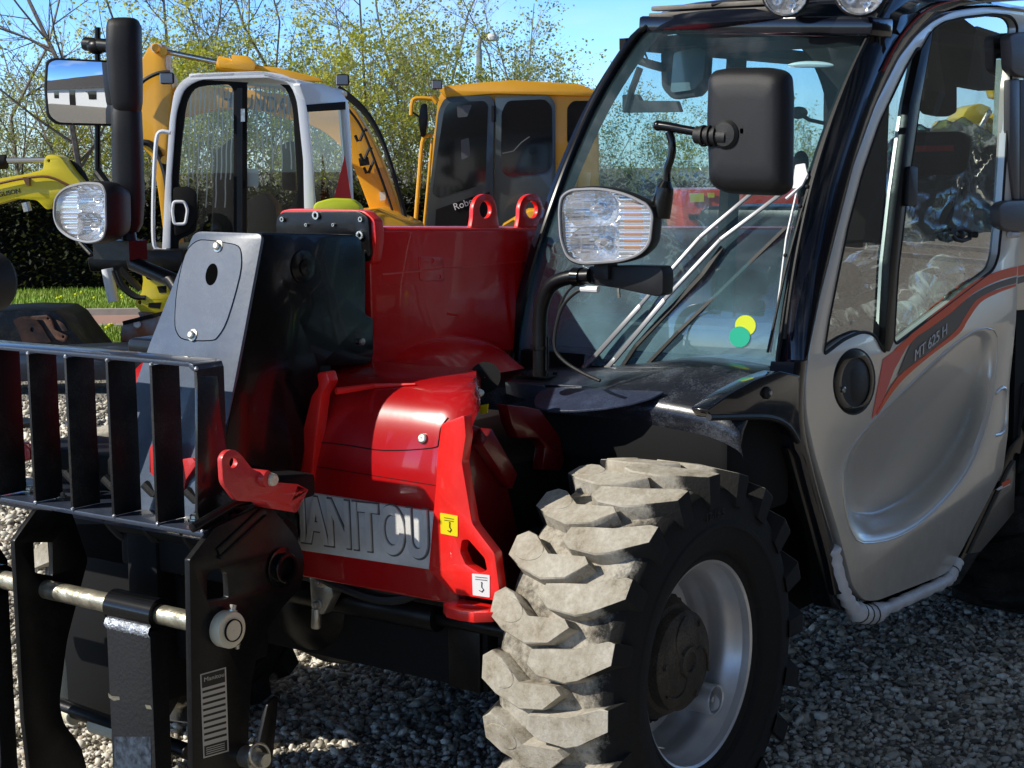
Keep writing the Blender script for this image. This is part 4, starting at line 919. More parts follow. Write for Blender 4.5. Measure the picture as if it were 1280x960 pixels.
# ---------------------------------------------------------------- lamps and mirrors on poles
XL = -.08
def headlamp(outline, x, amber_side, mirrored, par, nm_label=None, tilt=0):
    n = Vector((1, tilt, .0)).normalized(); c0 = U(sum(p[0] for p in outline)/len(outline), sum(p[1] for p in outline)/len(outline), 'x', x); P = Pl(c0, n)
    o1 = rnd(outline, 16, 5); C = Vector((sum(p[0] for p in o1)/len(o1), sum(p[1] for p in o1)/len(o1)))
    def ins(f): return [C+(Vector(p[:2])-C)*f for p in o1]
    mb = MB(); rows = []
    for f, d in ((1.0, 0), (1.03, -.006), (1.04, -.03), (1.0, -.05), (.82, -.085), (.5, -.10), (.1, -.105)): rows.append([P(*p)+n*d for p in ins(f)])
    rows.insert(0, [P(*p)+n*-.004 for p in ins(.94)])
    mb.loft(rows, closed=True); H = mb.build('headlamp', PLAS, par, ang=60)
    # reflector bowl: two dishes and a ribbed indicator part
    g = ins(.945); xs = [p.x for p in g]; ys = [p.y for p in g]; x0, x1, y0, y1 = min(xs), max(xs), min(ys), max(ys)
    def inside(p):
        c = False; j = len(g)-1
        for i in range(len(g)):
            if (g[i].y > p.y) != (g[j].y > p.y) and p.x < (g[j].x-g[i].x)*(p.y-g[i].y)/(g[j].y-g[i].y)+g[i].x: c = not c
            j = i
        return c
    N = 110; mbr = MB(); mba = MB(); vid = {}
    def dep(u, v):
        uu = u if amber_side > 0 else 1-u
        if uu > .62: return -.012+.0022*abs(math.sin(v*PI*11))
        d = -.010
        for cu, cv, r in ((.34, .27, .27), (.40, .74, .27)):
            q = math.hypot((uu-cu)/r*.85, (v-cv)/r)
            if q < 1: d = min(d, -.010-.045*(1-q*q))
        for cu, cv, r in ((.34, .27, .27), (.40, .74, .27)):
            q = math.hypot((uu-cu)/r*.85, (v-cv)/r)
            if q < .24: d = -.014-.012*q/.24
        return d+.0016*abs(math.sin(uu*34))+.0006*math.sin(v*90)
    for i in range(N):
        for j in range(N):
            cs = [(i, j), (i+1, j), (i+1, j+1), (i, j+1)]
            pc = Vector((x0+(x1-x0)*(i+.5)/N, y0+(y1-y0)*(j+.5)/N))
            if not inside(pc): continue
            vs = [P(x0+(x1-x0)*a/N, y0+(y1-y0)*b/N)+n*dep(a/N, b/N) for a, b in cs]
            uu = (i+.5)/N if amber_side > 0 else 1-(i+.5)/N
            (mba if (amber_side and uu > .66 and (j % 10 > 4) and abs((j+.5)/N-.5) < .33 and .68 < uu < .90-.12*abs((j+.5)/N-.5)) else mbr).add(vs, [(0, 3, 2, 1)])
    for m_, mt, nm in ((mbr, LREF, 'reflector'), (mba, AMB, 'indicator')):
        if m_.v: m_.build(nm, mt, H, weld=True, ang=75, recalc=False)
    mb = MB(); rows = [[P(*p)+n*d for p in ins(f)] for f, d in ((.95, -.002), (.85, .004), (.6, .008), (.3, .010), (.02, .011))]
    mb.loft(rows, closed=True); o = mb.build('lens', CLR, H, ang=70); fix_normals(o, CAMP)
    mb = MB(); mb.tube([P(*p)+n*.0 for p in ins(.965)], .0035, 6, closed=True); mb.build('lamp_rim', mat('grey lamp rim', (.35, .35, .36), .3) if 'grey lamp rim' not in MAT else MAT['grey lamp rim'], H)
    return H
ol = [(700, 244), (712, 236), (750, 234), (785, 242), (812, 256), (818, 268), (814, 306), (800, 320), (775, 328), (725, 331), (708, 324), (699, 300), (697, 262)]
headlamp(ol, XL+.05, 1, False, TH, tilt=.18)
ra = [(68, 246), (80, 234), (105, 227), (128, 229), (133, 240), (134, 285), (130, 300), (112, 305), (88, 299), (72, 287), (66, 270)]
headlamp(ra, .22, 0, True, TH, tilt=-.1)
xx = Ax('x', XL)
mb = MB()
pole = smooth([xx(675, 470), xx(675, 440), xx(675, 400), xx(679, 375), xx(690, 356), xx(710, 347), xx(738, 345)], 6, False)
mb.tube(pole, .0165, 14); mb.tube([pole[9]+Vector((0, .019, 0)), pole[2]+Vector((0, .019, 0))], .005, 8)
pole_o = mb.build('lamp_pole', BLKS, TH)
mb = MB(); mb.lathe([(.018, -.01), (.021, -.01), (.021, .01), (.018, .01)], xx(722, 346), (0, 1, 0), 20); mb.lathe([(.017, -.004), (.020, -.004), (.020, .004), (.017, .004)], xx(675, 434), (0, 0, 1), 20); mb.build('pole_clamp', BLK, pole_o)
mb = MB(); mb.trace(rnd([(735, 333), (790, 332), (826, 333), (829, 342), (828, 368), (822, 371), (798, 366), (770, 360), (735, 355)], 4), xx, (-.045, 0, 0)); mb.trace(rnd([(742, 322), (760, 322), (760, 350), (742, 350)], 2), Ax('x', XL+.012), (-.04, 0, 0)); mb.build('lamp_bracket', PLAS, TH, bevel=.006)
mb = MB(); mb.tube([xx(773, 360), xx(774, 372)], .004, 8); mb.build('bracket_stud', YEL if 0 else SHAFT, TH)
mb = MB(); mb.tube([xx(727, 361), xx(748, 362)], .008, 10); mb.build('cable_clip', WHITE, TH)
mb = MB(); mb.tube(smooth([xx(740, 360), xx(722, 364), xx(704, 382), xx(695, 410), xx(694, 436), xx(706, 452), xx(728, 466), xx(750, 476)], 5, False), .0042, 8); mb.tube(smooth([xx(742, 352), xx(716, 358), xx(702, 378), xx(697, 400)], 5, False), .003, 6); mb.build('lamp_cable', RUBS, TH)
# mirror arm and left door mirror (seen from its back)
mb = MB(); X0 = XL+.0
mb.tube([xx(826, 272), xx(829, 248), xx(831, 234)], [.020, .021, .019], 16); mb.tube([xx(831, 236), xx(833, 226)], [.019, .010], 16); mb.tube(smooth([xx(833, 228), xx(834, 212), xx(839, 196), xx(840, 178), xx(836, 165)], 4, False), .0085, 10)
mb.tube(smooth([xx(822, 157), xx(832, 158), xx(860, 163), xx(892, 169)], 4, False), [.010]*7+[.0095]*5+[.009], 12); mb.ball(xx(823, 157), .0115, 12, 8)
mb.tube([xx(815, 290), xx(822, 262)], [.012, .015], 12)
mb.build('mirror_arm', BLK, TH, ang=50)
mb = MB(); xm = Ax('x', -.055)
mo = rnd([(887, 88), (910, 84), (960, 84), (985, 89), (987, 120), (986, 236), (975, 245), (910, 243), (888, 234), (885, 150)], [12, 8, 8, 14, 0, 14, 6, 6, 14, 0], 5)
C = Vector((936, 164)); rows = []
for f, d in ((.04, .030), (.5, .030), (.72, .029), (.86, .024), (.94, .014), (.985, .0), (1.0, -.016), (.99, -.022), (.9, -.023), (.04, -.023)):
    rows.append([xm(*(C+(Vector(p[:2])-C)*f))+Vector((d, 0, 0)) for p in mo])
mb.loft(rows, closed=True); mir = mb.build('door_mirror', PLAS, TH, ang=50)
mb = MB()
kc = xm(905, 170)+Vector((.03, 0, 0))
mb.lathe([(.030, 0), (.030, .004), (.024, .010), (.001, .012)], xm(916, 168)+Vector((.028, 0, 0)), (1, 0, 0), 24)
mb.tube([xx(886, 169)+Vector((.05, 0, 0)), xx(925, 172)+Vector((.05, 0, 0))], .018, 16); 
for k in range(3): mb.lathe([(.019, -.003), (.022, -.003), (.022, .003), (.019, .003)], xx(895+k*8, 170)+Vector((.05, 0, 0)), (0, 1, 0), 20)
mb.tube([xx(925, 172)+Vector((.05, 0, 0)), xx(937, 173)+Vector((.05, 0, 0))], .007, 10)
mb.build('mirror_clamp', RUBS, mir)
# far-side mirror on its post
xr = Ax('x', .13)
mb = MB(); fo = rnd([(57, 76), (66, 72), (150, 76), (160, 84), (160, 148), (152, 158), (70, 156), (58, 146), (55, 110)], 6, 4)
nm = Vector((.60, .80, -.0)).normalized()
MR = Pl(xr(108, 115), Vector((.62, .78, -.015)))
mb.trace(fo, MR, MR.n*-.03); fm = mb.build('far_mirror', PLAS, TH, bevel=.006)
MIRG = mat('mirror silvering', (.92, .93, .95), .0, metal=1)
mb = MB(); C = Vector((108, 115)); mc = MR(108, 115)
def mg(p, f):
    q = MR(*(C+(Vector(p[:2])-C)*.93*f)); return q+MR.n*(.0095-(q-mc).length_squared/(2*.85))
fo = resample(fo+[fo[0]], 73)[:-1]
mb.loft([[mg(p, f) for p in fo] for f in (1, .9, .8, .7, .6, .5, .4, .3, .2, .1, .02)], closed=True); o = mb.build('mirror_glass', MIRG, fm, ang=180); fix_normals(o, CAMP)
mb = MB(); x2 = Ax('x', .10)
def col(o_, x_, d): mb.trace(o_, Ax('x', x_), (-d, 0, 0))
0 and col(rnd([(131, 30), (137, 23), (150, 22), (155, 28), (156, 100), (155, 145), (143, 145), (134, 80)], [6, 8, 8, 6, 0, 3, 3, 3]), .10, .06); 0 and col(rnd([(140, 150), (157, 145), (159, 285), (150, 292), (141, 232)], 5), .115, .06)
def pod(pts, nm):
    mb = MB(); rows = []
    for px, py, w_, d_ in pts:
        c = U(px, py, 'x', .10); w2 = w_/2/480
        rows.append([c+SIDE*w2*math.copysign(abs(math.cos(t))**.7, math.cos(t))+HEAD*d_*math.copysign(abs(math.sin(t))**.7, math.sin(t)) for t in [2*PI*i/28 for i in range(28)]])
    mb.loft(rows, closed=True, caps=True); mb.build(nm, PLAS, TH, ang=50)
pod([(154, 22, 14, .012), (154, 23, 28, .024), (154, 26, 36, .034), (155, 34, 41, .04), (155, 60, 42, .042), (157, 100, 40, .042), (159, 128, 36, .038), (160, 143, 30, .03), (160, 147, 20, .02)], 'far_mirror_housing')
pod([(157, 132, 30, .03), (158, 140, 36, .036), (159, 170, 37, .036), (160, 210, 38, .038), (162, 250, 36, .036), (163, 280, 30, .03), (163, 290, 20, .02)], 'far_mirror_housing')
mb = MB(); mb.tube([x2(122, 220), x2(122, 40), x2(122, 34)], .008, 10); mb.ball(x2(121, 58), .030, 12, 8, (.8, 1.0, .7)); mb.cyl(x2(108, 55), x2(142, 58), .018, 14)
mb.tube([x2(122, 215), x2(135, 232), x2(160, 236)], .012, 10); mb.tube([x2(160, 290), x2(168, 330), x2(215, 350), x2(250, 400)], .02, 12); mb.box(x2(150, 312), (.06, .14, .05)); mb.tube([x2(100, 303), x2(114, 318)], .006, 8)
mb.build('far_mirror_post', BLKS, TH)
mb = MB(); mb.box((-.20, -.68, 1.0), (.5, .34, .05)); mb.box((-.25, -.56, .95), (.5, .3, .2)); mb.build('far_wing', BLKS, TH, bevel=.015)
# engine cover on the far side
mb = MB(); mb.box((-1.5, -.62, .95), (1.5, .5, .42)); mb.build('engine_cover', SILV, TH, bevel=.04, seg=3)
mb = MB(); mb.box((-2.75, .0, .95), (.5, 1.2, .7)); mb.build('counterweight', BLKS, TH, bevel=.04)
# ================================================================== FORK CARRIAGE
FC = thing('fork_carriage', (.68, -.05, .12), 'black steel fork carriage with barred load guard and red lock lever on the boom nose', 'fork carriage')
xg = Ax('x', .72)
# guard grille: deep flat uprights between a top and a bottom flat
tA, tB = xg(0, 437), xg(268, 456); bA, bB = xg(0, 621), xg(250, 666)
ydir = (tB-tA).y
zt = (tA.z+tB.z)/2; zb = (bA.z+bB.z)/2
print('grille', tA, tB, bA, bB)
DX = .074
bars = [(246, 470), (190, 467), (135, 462), (83, 457), (36, 452), (-10, 447), (-58, 443), (-106, 438), (-154, 433)]
ytop = [xg(px, py).y for px, py in bars]
for i, y in enumerate(ytop):
    mb = MB(); mb.box((.72-DX/2, y-.004, (zt+zb)/2-.003), (DX, .008, zt-zb-.012)); mb.build('guard_bar', BARM, FC, bevel=.0012)
mb = MB(); ye = ytop[0]; y0 = ytop[-1]-.01
P = []
mb.box((.72-DX/2-.001, (ye-.02+y0)/2, zt), (DX+.004, ye-.02-y0, .009))
mb.prism([Vector((.722-DX-.003, ye-.02, zt-.0045)), Vector((.722-DX-.003, ye-.02, zt+.0045)), Vector((.722-DX-.003, ye-.006, zt+.001)), Vector((.722-DX-.003, ye-.0005, zt-.012)), Vector((.722-DX-.003, ye-.0085, zt-.012))], (DX+.004, 0, 0))
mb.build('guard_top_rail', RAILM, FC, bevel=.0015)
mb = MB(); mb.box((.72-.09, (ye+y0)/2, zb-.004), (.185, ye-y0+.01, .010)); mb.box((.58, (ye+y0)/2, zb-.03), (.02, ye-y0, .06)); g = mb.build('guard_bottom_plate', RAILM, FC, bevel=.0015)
# end gusset
yE = Ax('y', ye+.001)
mb = MB(); mb.trace([(272, 470), (276, 520), (286, 575), (292, 630), (252, 664), (247, 640), (247, 470)], yE, (0, -.008, 0)); mb.build('guard_end_gusset', BLKC, FC, bevel=.0012)
mb = MB()
for px, py in ((38, 614), (75, 621), (244, 650)):
    mb = MB(); p = U(px, py, 'z', zb+.002); mb.lathe([(.015, 0), (.015, .003), (.011, .004), (.011, .010), (.008, .013), (.001, .013)], p, (0, 0, 1), 8); mb.build('guard_bolt', ZINC, g)
mb = MB()
for y in ytop[:7]:
    mb.ball((.7225, y+.002, zt-.006), .0045, 8, 6); mb.ball((.7225, y+.002, zb+.003), .0045, 8, 6)
mb.build('weld_spots', WELD, g)
# side plates
def side_plate(outline, y, holes, nm='side_plate', th=.014):
    mb = MB(); mb.trace(outline, Ax('y', y), (0, -th, 0), holes); return mb.build(nm, BLKS, FC, bevel=.0018)
YPL = .225
rp = side_plate(rnd([(237, 700), (268, 660), (335, 628), (346, 642), (368, 668), (379, 690), (381, 710), (376, 735), (350, 762), (332, 790), (318, 830), (312, 880), (310, 935), (316, 1060), (250, 1062), (241, 960)], [2, 3, 4, 6, 14, 10, 10, 12, 12, 20, 20, 20, 8, 8, 8, 0], 3), YPL, [rnd([(259, 722), (264, 713), (275, 711), (284, 716), (286, 748), (259, 752)], 4)])
qy = Ax('y', YPL+.001)
mb = MB(); c = qy(352, 709); mb.lathe([(.031, -.02), (.031, .016), (.029, .018), (.024, .018), (.0225, .014), (.0225, -.02)], c, (0, 1, 0), 36); mb.lathe([(.042, 0), (.042, .004), (.031, .005)], c, (0, 1, 0), 36); mb.build('pivot_bush', BLK, rp)
mb = MB(); mb.lathe([(.0225, -.015), (.001, -.015)], c, (0, 1, 0), 24); mb.build('bush_bore', DARK, rp)
mb = MB(); a, b = qy(272, 690), qy(330, 637); mb.bar(a+Vector((0, -.002, 0)), b+Vector((0, -.002, 0)), .018, .012, up=(0, 1, 0)); mb.tube([a+Vector((0, .004, -.012)), b+Vector((0, .004, -.012))], .004, 8); mb.tube([qy(249, 662)+Vector((0, -.02, 0)), qy(300, 632)+Vector((0, -.02, 0)), qy(335, 622)+Vector((0, -.02, 0))], .010, 8); mb.build('plate_rib', BLKS, rp, bevel=.002)
lp = side_plate(rnd([(18, 676), (46, 637), (90, 640), (110, 700), (84, 800), (74, 880), (80, 905), (100, 930), (109, 960), (112, 1050), (48, 1050), (30, 900)], [2, 3, 5, 5, 10, 20, 10, 10, 10, 5, 3, 0], 3), -.315, [rnd([(42, 678), (66, 678), (66, 720), (44, 716)], 2)])
mb = MB(); q2 = Ax('y', -.55); mb.trace(rnd([(-30, 640), (10, 700), (14, 960), (14, 1050), (-60, 1050)], 4), q2, (0, -.014, 0)); mb.build('side_plate', BLKS, FC, bevel=.0018)
# fork shaft with collars
sr = qy(278, 785); sx, sz = sr.x, sr.z; print('shaft', sx, sz)
mb = MB(); mb.cyl((sx, -.75, sz), (sx, YPL+.032, sz), .0205, 28); shf = mb.build('fork_shaft', SHAFT, FC)
mb = MB(); mb.lathe([(.0215, -.002), (.035, -.002), (.0365, .001), (.0365, .024), (.035, .026), (.0215, .026)], (sx, YPL+.003, sz), (0, 1, 0), 40); col_ = mb.build('shaft_collar', CREAM, FC, ang=40)
mb = MB(); mb.lathe([(.0208, 0), (.0222, .001), (.0222, -.004), (.0208, -.004)], (sx, YPL+.0335, sz), (0, 1, 0), 32); mb.lathe([(.0212, .027), (.0225, .0275)], (sx, YPL+.003, sz), (0, 1, 0), 30); mb.build('collar_gap', DARK, col_)
mb = MB(); mb.lathe([(.0195, .033), (.001, .0332)], (sx, YPL, sz), (0, 1, 0), 24); mb.build('shaft_end', CREAM, shf)
mb = MB(); mb.bolt((sx-.014, YPL+.016, sz+.033), (-.3, 0, 1), .007, .008); mb.bolt((sx+.012-.03, YPL+.02, sz-.034), (-.3, 0, -1), .005, .006); mb.build('collar_screw', ZINC, col_)
# forks hanging on the shaft
def fork(px0, px1, y_shift=0):
    xf = sx+.028
    a = U(px0, 770, 'x', xf); b = U(px1, 782, 'x', xf); y0, y1 = a.y, b.y
    mb = MB(); mb.lathe([(.0215, 0), (.033, 0), (.033, y1-y0+.006), (.0215, y1-y0+.006)], (sx, y0-.003, sz), (0, 1, 0), 32, close=True)
    eye = mb.build('fork', BLK, FC)
    mb = MB(); T = .045
    prof = [(xf, sz-.030), (xf, .16), (xf+.005, .13), (xf+.02, .105), (xf+.05, .095), (xf+1.05, .085), (xf+1.15, .075), (xf+1.15, .068), (xf+.04, .05), (xf-.02, .055), (xf-T, .10), (xf-T, sz-.030)]
    mb.prism([Vector((x, y0, z)) for x, z in prof], (0, y1-y0, 0)); mb.build('shank', mat('black fork paint', (.009, .009, .010), .62, nscale=120, nstr=.15, dust=.02, spec=.25) if 'black fork paint' not in MAT else MAT['black fork paint'], eye, bevel=.003)
    mb = MB(); rows = []
    N = 34
    for i in range(N+1):
        y = y0+(y1-y0)*i/N; w = .0012*math.sin(i*2.3)+.001*math.sin(i*5.1)
        rows.append([Vector((xf+.0+w, y, sz-.044)), Vector((xf+.006+w, y, sz-.034)), Vector((xf+.001, y, sz-.022)), Vector((xf-.012, y, sz-.020))])
    mb.loft(rows); mb.build('weld_bead', WELD, eye, ang=80)
    return eye, y0, y1, xf
eye, fy0, fy1, fxf = fork(132, 187)
fork(-62, -8)
SCUFF = mat('scuffed blue grey steel', (.10, .13, .18), .4, metal=.4, nscale=30, nstr=.2, vary=.8, vscale=60)
nt = SCUFF.node_tree
mb = MB(); o_ = [(143, 921), (188, 921), (190, 1000), (143, 1000)]; xs_ = Ax('x', fxf+.0008); mb.trace(o_, xs_, (-.0006, 0, 0)); mb.build('scuff_patch', SCUFF, eye)
mb = MB(); mb.trace(rnd([(135, 866), (139, 870), (149, 871), (150, 875), (142, 876), (136, 872)], 1), xs_, (-.0006, 0, 0)); mb.trace(rnd([(181, 881), (188, 882), (190, 887), (183, 886)], 1), xs_, (-.0006, 0, 0)); mb.build('paint_chip', SHAFT, eye)
# frame behind: cross box, tilt linkage, lower rod
mb = MB(); mb.box((.50, -.12, .70), (.12, .36, .22)); mb.box((.47, -.20, .58), (.10, .24, .40)); mb.box((.45, -.45, .70), (.10, .30, .28)); mb.trace([(55, 650), (200, 650), (200, 905), (140, 905), (72, 880)], Ax('x', .50), (-.02, 0, 0));  mb.box((.55, -.15, .84-.02), (.10, .8, .05)); mb.box((.52, -.22, .50), (.10, .10, .42)); mb.box((.52, .05, .55), (.06, .08, .25))
mb.cyl((.545, -.3, .705), (.545, .2, .705), .045, 20)
mb.build('carriage_frame', DARK, FC, bevel=.01)
mb = MB()
for k in range(4):
    mb.tube(smooth([Vector((.62, -.40+.13*k, .80)), Vector((.60, -.34+.13*k, .74)), Vector((.56, -.30+.12*k, .66)), Vector((.5, -.28+.1*k, .62))], 4, False), .011, 8)
mb.build('carriage_hoses', RUBS, FC)
mb = MB(); x5 = Ax('x', .56); mb.tube([x5(70, 880), x5(236, 940)], .018, 20); lr = mb.build('lower_rod', BLKS, FC)
mb = MB(); mb.tube([x5(84, 892), x5(94, 896)], .0205, 20); mb.build('rod_sleeve', CREAM, lr); mb = MB(); mb.tube([x5(117, 905), x5(150, 915)], .021, 20); mb.build('rod_sleeve', CREAM, lr)
mb = MB(); mb.trace(rnd([(68, 800), (78, 806), (83, 830), (86, 880), (72, 884)], 4), Ax('x', .50), (-.03, 0, 0)); mb.build('grey_link', mat('dark grey steel', (.07, .08, .08), .4), FC, bevel=.003)
# lower lock pin with ring
mb = MB(); c = qy(306, 945)+Vector((0, .0, 0))
mb.cyl(c+Vector((0, -.05, 0)), c+Vector((0, .03, 0)), .022, 24); mb.cyl(c+Vector((-.005, .02, .0)), c+Vector((-.005, .055, .0)), .014, 18)
mb.tube([c+Vector((.008*math.sin(t), .042+.0*t, .010))+Vector((.026*math.cos(t), 0, .026*math.sin(t))) for t in [2*PI*i/24 for i in range(24)]], .0032, 8, closed=True)
mb.build('lock_pin', ZINC, FC)
mb = MB(); mb.trace(rnd([(335, 880), (348, 870), (345, 905), (340, 960), (330, 990), (322, 940)], 3), Ax('y', YPL-.03), (0, -.01, 0)); mb.build('pin_guard', BLKS, FC, bevel=.001)
# data plate
qd = Ax('y', YPL+.0016)
mb = MB(); mb.trace([(250.5, 843), (282.5, 834), (286, 939), (254.5, 948)], qd, (0, -.001, 0)); dp = mb.build('data_plate', ZINC if 0 else mat('grey plate print', (.55, .54, .50), .45, metal=.2), rp)
qe = Ax('y', YPL+.0022)
def bil(u, v):
    A, B, C_, D = Vector((250.5, 843)), Vector((282.5, 834)), Vector((286, 939)), Vector((254.5, 948)); return (A.lerp(B, u)).lerp(D.lerp(C_, u), v)
mb = MB()
def patch(u0, v0, u1, v1): mb.trace([bil(u0, v0), bil(u1, v0), bil(u1, v1), bil(u0, v1)], qe, (0, -.0005, 0))
patch(.05, .015, .95, .17); patch(.05, .86, .95, .985)
for k in range(9): patch(.06, .205+k*.072, .94, .232+k*.072)
mb.build('plate_print', mat('plate black ink', (.012, .012, .012), .4), dp)
a, b = Ax('y', YPL+.0026)(*bil(.12, .10)), Ax('y', YPL+.0026)(*bil(.9, .10))
lettering('Manitou', 'plate_lettering', MAT['grey plate print'], dp, a, b-a, (0, 0, 1), .012, .0002, width=(b-a).length)
mb = MB(); 
for k in range(4): mb.trace([bil(.12, .885+k*.024), bil(.85, .885+k*.024), bil(.85, .893+k*.024), bil(.12, .893+k*.024)], Ax('y', YPL+.0026), (0, -.0003, 0))
mb.build('plate_small_print', MAT['grey plate print'], dp)
# red lock levers
REDL = mat('bright red lever paint', (.62, .035, .035), .38, coat=.3, nscale=300, nstr=.15)
yl = Ax('y', .262)
mb = MB(); mb.trace(rnd([(277, 572), (284, 563), (294, 562), (302, 569), (316, 587), (326, 590), (345, 604), (372, 605), (385, 612), (370, 640), (362, 630), (296, 626), (279, 604)], [6, 6, 6, 5, 5, 5, 4, 2, 2, 2, 3, 4, 6]), yl, (0, -.012, 0), holes=[ell(292, 578, 5, 7.5, 14, .25)])
lv = mb.build('lock_lever', REDL, FC, bevel=.0015)
mb = MB(); mb.prism([yl(372, 606), yl(386, 612), yl(371, 641), yl(362, 632)], (0, -.06, 0)); mb.prism([yl(332, 627), yl(362, 630), yl(370, 641), yl(340, 636)], (0, -.05, 0)); mb.cyl(yl(326, 598)+Vector((0, -.03, 0)), yl(331, 598)+Vector((0, .008, 0)), .017, 20); mb.build('lever_flange', REDL, lv, bevel=.0015)
mb = MB(); c = yl(337, 599)+Vector((0, .004, 0)); mb.lathe([(.001, .012), (.009, .012), (.0125, .008), (.013, 0), (.013, -.01)], c, (0, 1, 0), 24); mb.build('lever_pin', CREAM, lv)
mb = MB(); y3 = Ax('y', -.36); x3 = .6
mb.trace(rnd([(-5, 566), (10, 556), (26, 553), (37, 562), (38, 574), (20, 580), (-5, 582)], 4), Ax('x', .60), (-.02, 0, 0)); 
mb.build('lock_lever', REDL, FC, bevel=.0015)
mb = MB(); y4 = Ax('y', .02); mb.trace(rnd([(187, 560), (190, 555), (196, 556), (200, 580), (199, 597), (193, 597), (187, 590)], 2), Ax('x', .66), (-.03, 0, 0)); mb.trace(rnd([(222, 575), (240, 572), (246, 580), (232, 600), (226, 640), (221, 620)], 3), Ax('x', .62), (-.02, 0, 0)); mb.build('lock_catch', REDL, FC, bevel=.0015)
# ================================================================== BACKGROUND MACHINES
OR = mat('excavator orange paint', (.95, .46, .02), .38, coat=.3, vary=.12, vscale=2)
YE_ = mat('digger yellow paint', (.95, .75, .015), .4, coat=.3, vary=.15, vscale=2)
WGR = mat('pale silver cab paint', (.86, .88, .92), .35, coat=.4)
DGP = mat('charcoal cab paint', (.055, .070, .075), .3, coat=.4)
BG = glass('machine window glass', (.80, .86, .84), 1.3)
TINT = glass('dark tinted glass', (.05, .055, .06), 1.0)
RUST = mat('rusty steel', (.26, .12, .07), .75, nscale=60, nstr=.3, vary=.7, vscale=9, vcol=(.10, .07, .06))
GRUST = mat('scraped grey steel', (.28, .29, .31), .5, metal=.3, nscale=50, nstr=.3, vary=.8, vscale=7, vcol=(.30, .11, .05))
def away(D): return HEAD*D
def sheet(px, pl, m, nm, par, d=.05, holes=(), bev=0, off=0):
    mb = MB(); P = Pl(pl.p0-HEAD*off, pl.n) if off else pl
    mb.trace(px, P, HEAD*d, holes); return mb.build(nm, m, par, bevel=bev)
def pane(px, pl, m, nm, par, off=0):
    P = Pl(pl.p0-HEAD*off, pl.n) if off else pl
    mb = MB(); mb.add([P(*p[:2]) for p in px], [tuple(range(len(px)))]); o = mb.build(nm, m, par); fix_normals(o, CAMP); return o
# ---- orange excavator with pale cab
D1 = 13.0
EX = thing('excavator', gz(330, D1+.8), 'orange excavator with pale silver rounded cab and raised orange boom behind the red boom', 'excavator')
B1 = Bk(D1)
fo_ = rnd([(201, 345), (206, 240), (212, 150), (218, 112), (232, 96), (256, 91), (330, 89), (356, 93), (374, 104), (383, 130), (390, 200), (396, 345)], [2, 4, 8, 10, 10, 10, 10, 10, 10, 10, 4, 2], 3)
hi = rnd([(212, 338), (214, 220), (220, 140), (230, 110), (250, 99), (345, 97), (362, 104), (371, 124), (379, 200), (382, 338)], [2, 4, 10, 10, 10, 12, 12, 12, 4, 2], 3)
sheet(fo_, B1, WGR, 'cab_frame', EX, .10, [hi], .008)
pn1 = rnd([(222, 232), (225, 190), (232, 128), (242, 110), (254, 107), (286, 105), (292, 112), (292, 330), (222, 330), (222, 300), (244, 290), (247, 262), (242, 240), (228, 236)], [3, 8, 10, 8, 6, 5, 5, 2, 2, 4, 6, 6, 6, 3], 2)
pn2 = rnd([(308, 103), (344, 102), (358, 110), (366, 135), (372, 240), (366, 250), (362, 262), (362, 330), (308, 330)], [3, 10, 8, 8, 4, 4, 4, 2, 2], 2)
sheet(hi, B1, DARK, 'door_frame', EX, .05, [pn1, pn2], .004, off=-.03)
pane(pn1, B1, BG, 'door_glass', EX, -.05); pane(pn2, B1, BG, 'side_glass', EX, -.05)
hp = sheet(rnd([(216, 234), (236, 233), (246, 240), (245, 275), (234, 290), (218, 296)], 5), B1, DARK, 'door_latch_panel', EX, .02, off=.0, bev=.004)
mb = MB(); mb.tube([B1(*p)-HEAD*.012 for p in rnd([(217, 252), (231, 252), (235, 262), (232, 280), (218, 280), (216, 265)], 4)], .012, 8, closed=True); mb.build('door_handle', WGR, hp)
mb = MB()
for x in range(228, 292, 6): mb.tube([B1(x+(y-110)*-.03+.4*math.sin(y*.16+x), y)+HEAD*.35 for y in range(108, 262-(x % 4)*14, 9)], .007, 4)
for x in range(311, 366, 6): mb.tube([B1(x+(y-110)*.04+.4*math.sin(y*.16+x), y)+HEAD*.35 for y in range(104, 225-(x % 4)*12, 9)], .007, 4)
mb.build('reflected_stripe_wires', mat('grey stripe reflection', (.5, .51, .49), .5, metal=.3), EX)  # wires added to draw a corrugated wall's striped reflection in the panes
for pts in ([(296, 110), (303, 110), (303, 330), (296, 330)],):
    sheet(pts, B1, BLKS, 'centre_post', EX, .03, off=.02)
sheet([(301, 136), (306, 136), (306, 152), (301, 152)], B1, ZINC, 'post_catch', EX, .01, off=.03)
# turned rear side of the cab
e0 = B1(384, 200); RD = (HEAD*.88+SIDE*.47).normalized(); B1s = Pl(e0, Vector((RD.y, -RD.x, 0)))
if B1s.n.dot(CAMP-e0) < 0: B1s = Pl(e0, -B1s.n)
def sside(px, m, nm, d=.04, holes=(), bev=0, off=0):
    mb = MB(); P = Pl(B1s.p0+B1s.n*off, B1s.n); mb.trace(px, P, -B1s.n*d, holes); return mb.build(nm, m, EX, bevel=bev)
rs = rnd([(374, 104), (404, 104), (425, 113), (436, 127), (439, 170), (446, 345), (394, 345), (388, 200), (383, 130)], [3, 8, 8, 8, 3, 3, 3, 3, 3], 2)
rw_ = rnd([(385, 134), (430, 131), (433, 170), (440, 262), (396, 262), (390, 200)], 4, 2)
sside(rs, WGR, 'cab_rear_panel', .06, [rw_], .006)
P_ = Pl(B1s.p0-B1s.n*.02, B1s.n); mb = MB(); mb.add([P_(*p) for p in rw_], [tuple(range(len(rw_)))]); o = mb.build('rear_side_glass', BG, EX); fix_normals(o, CAMP)
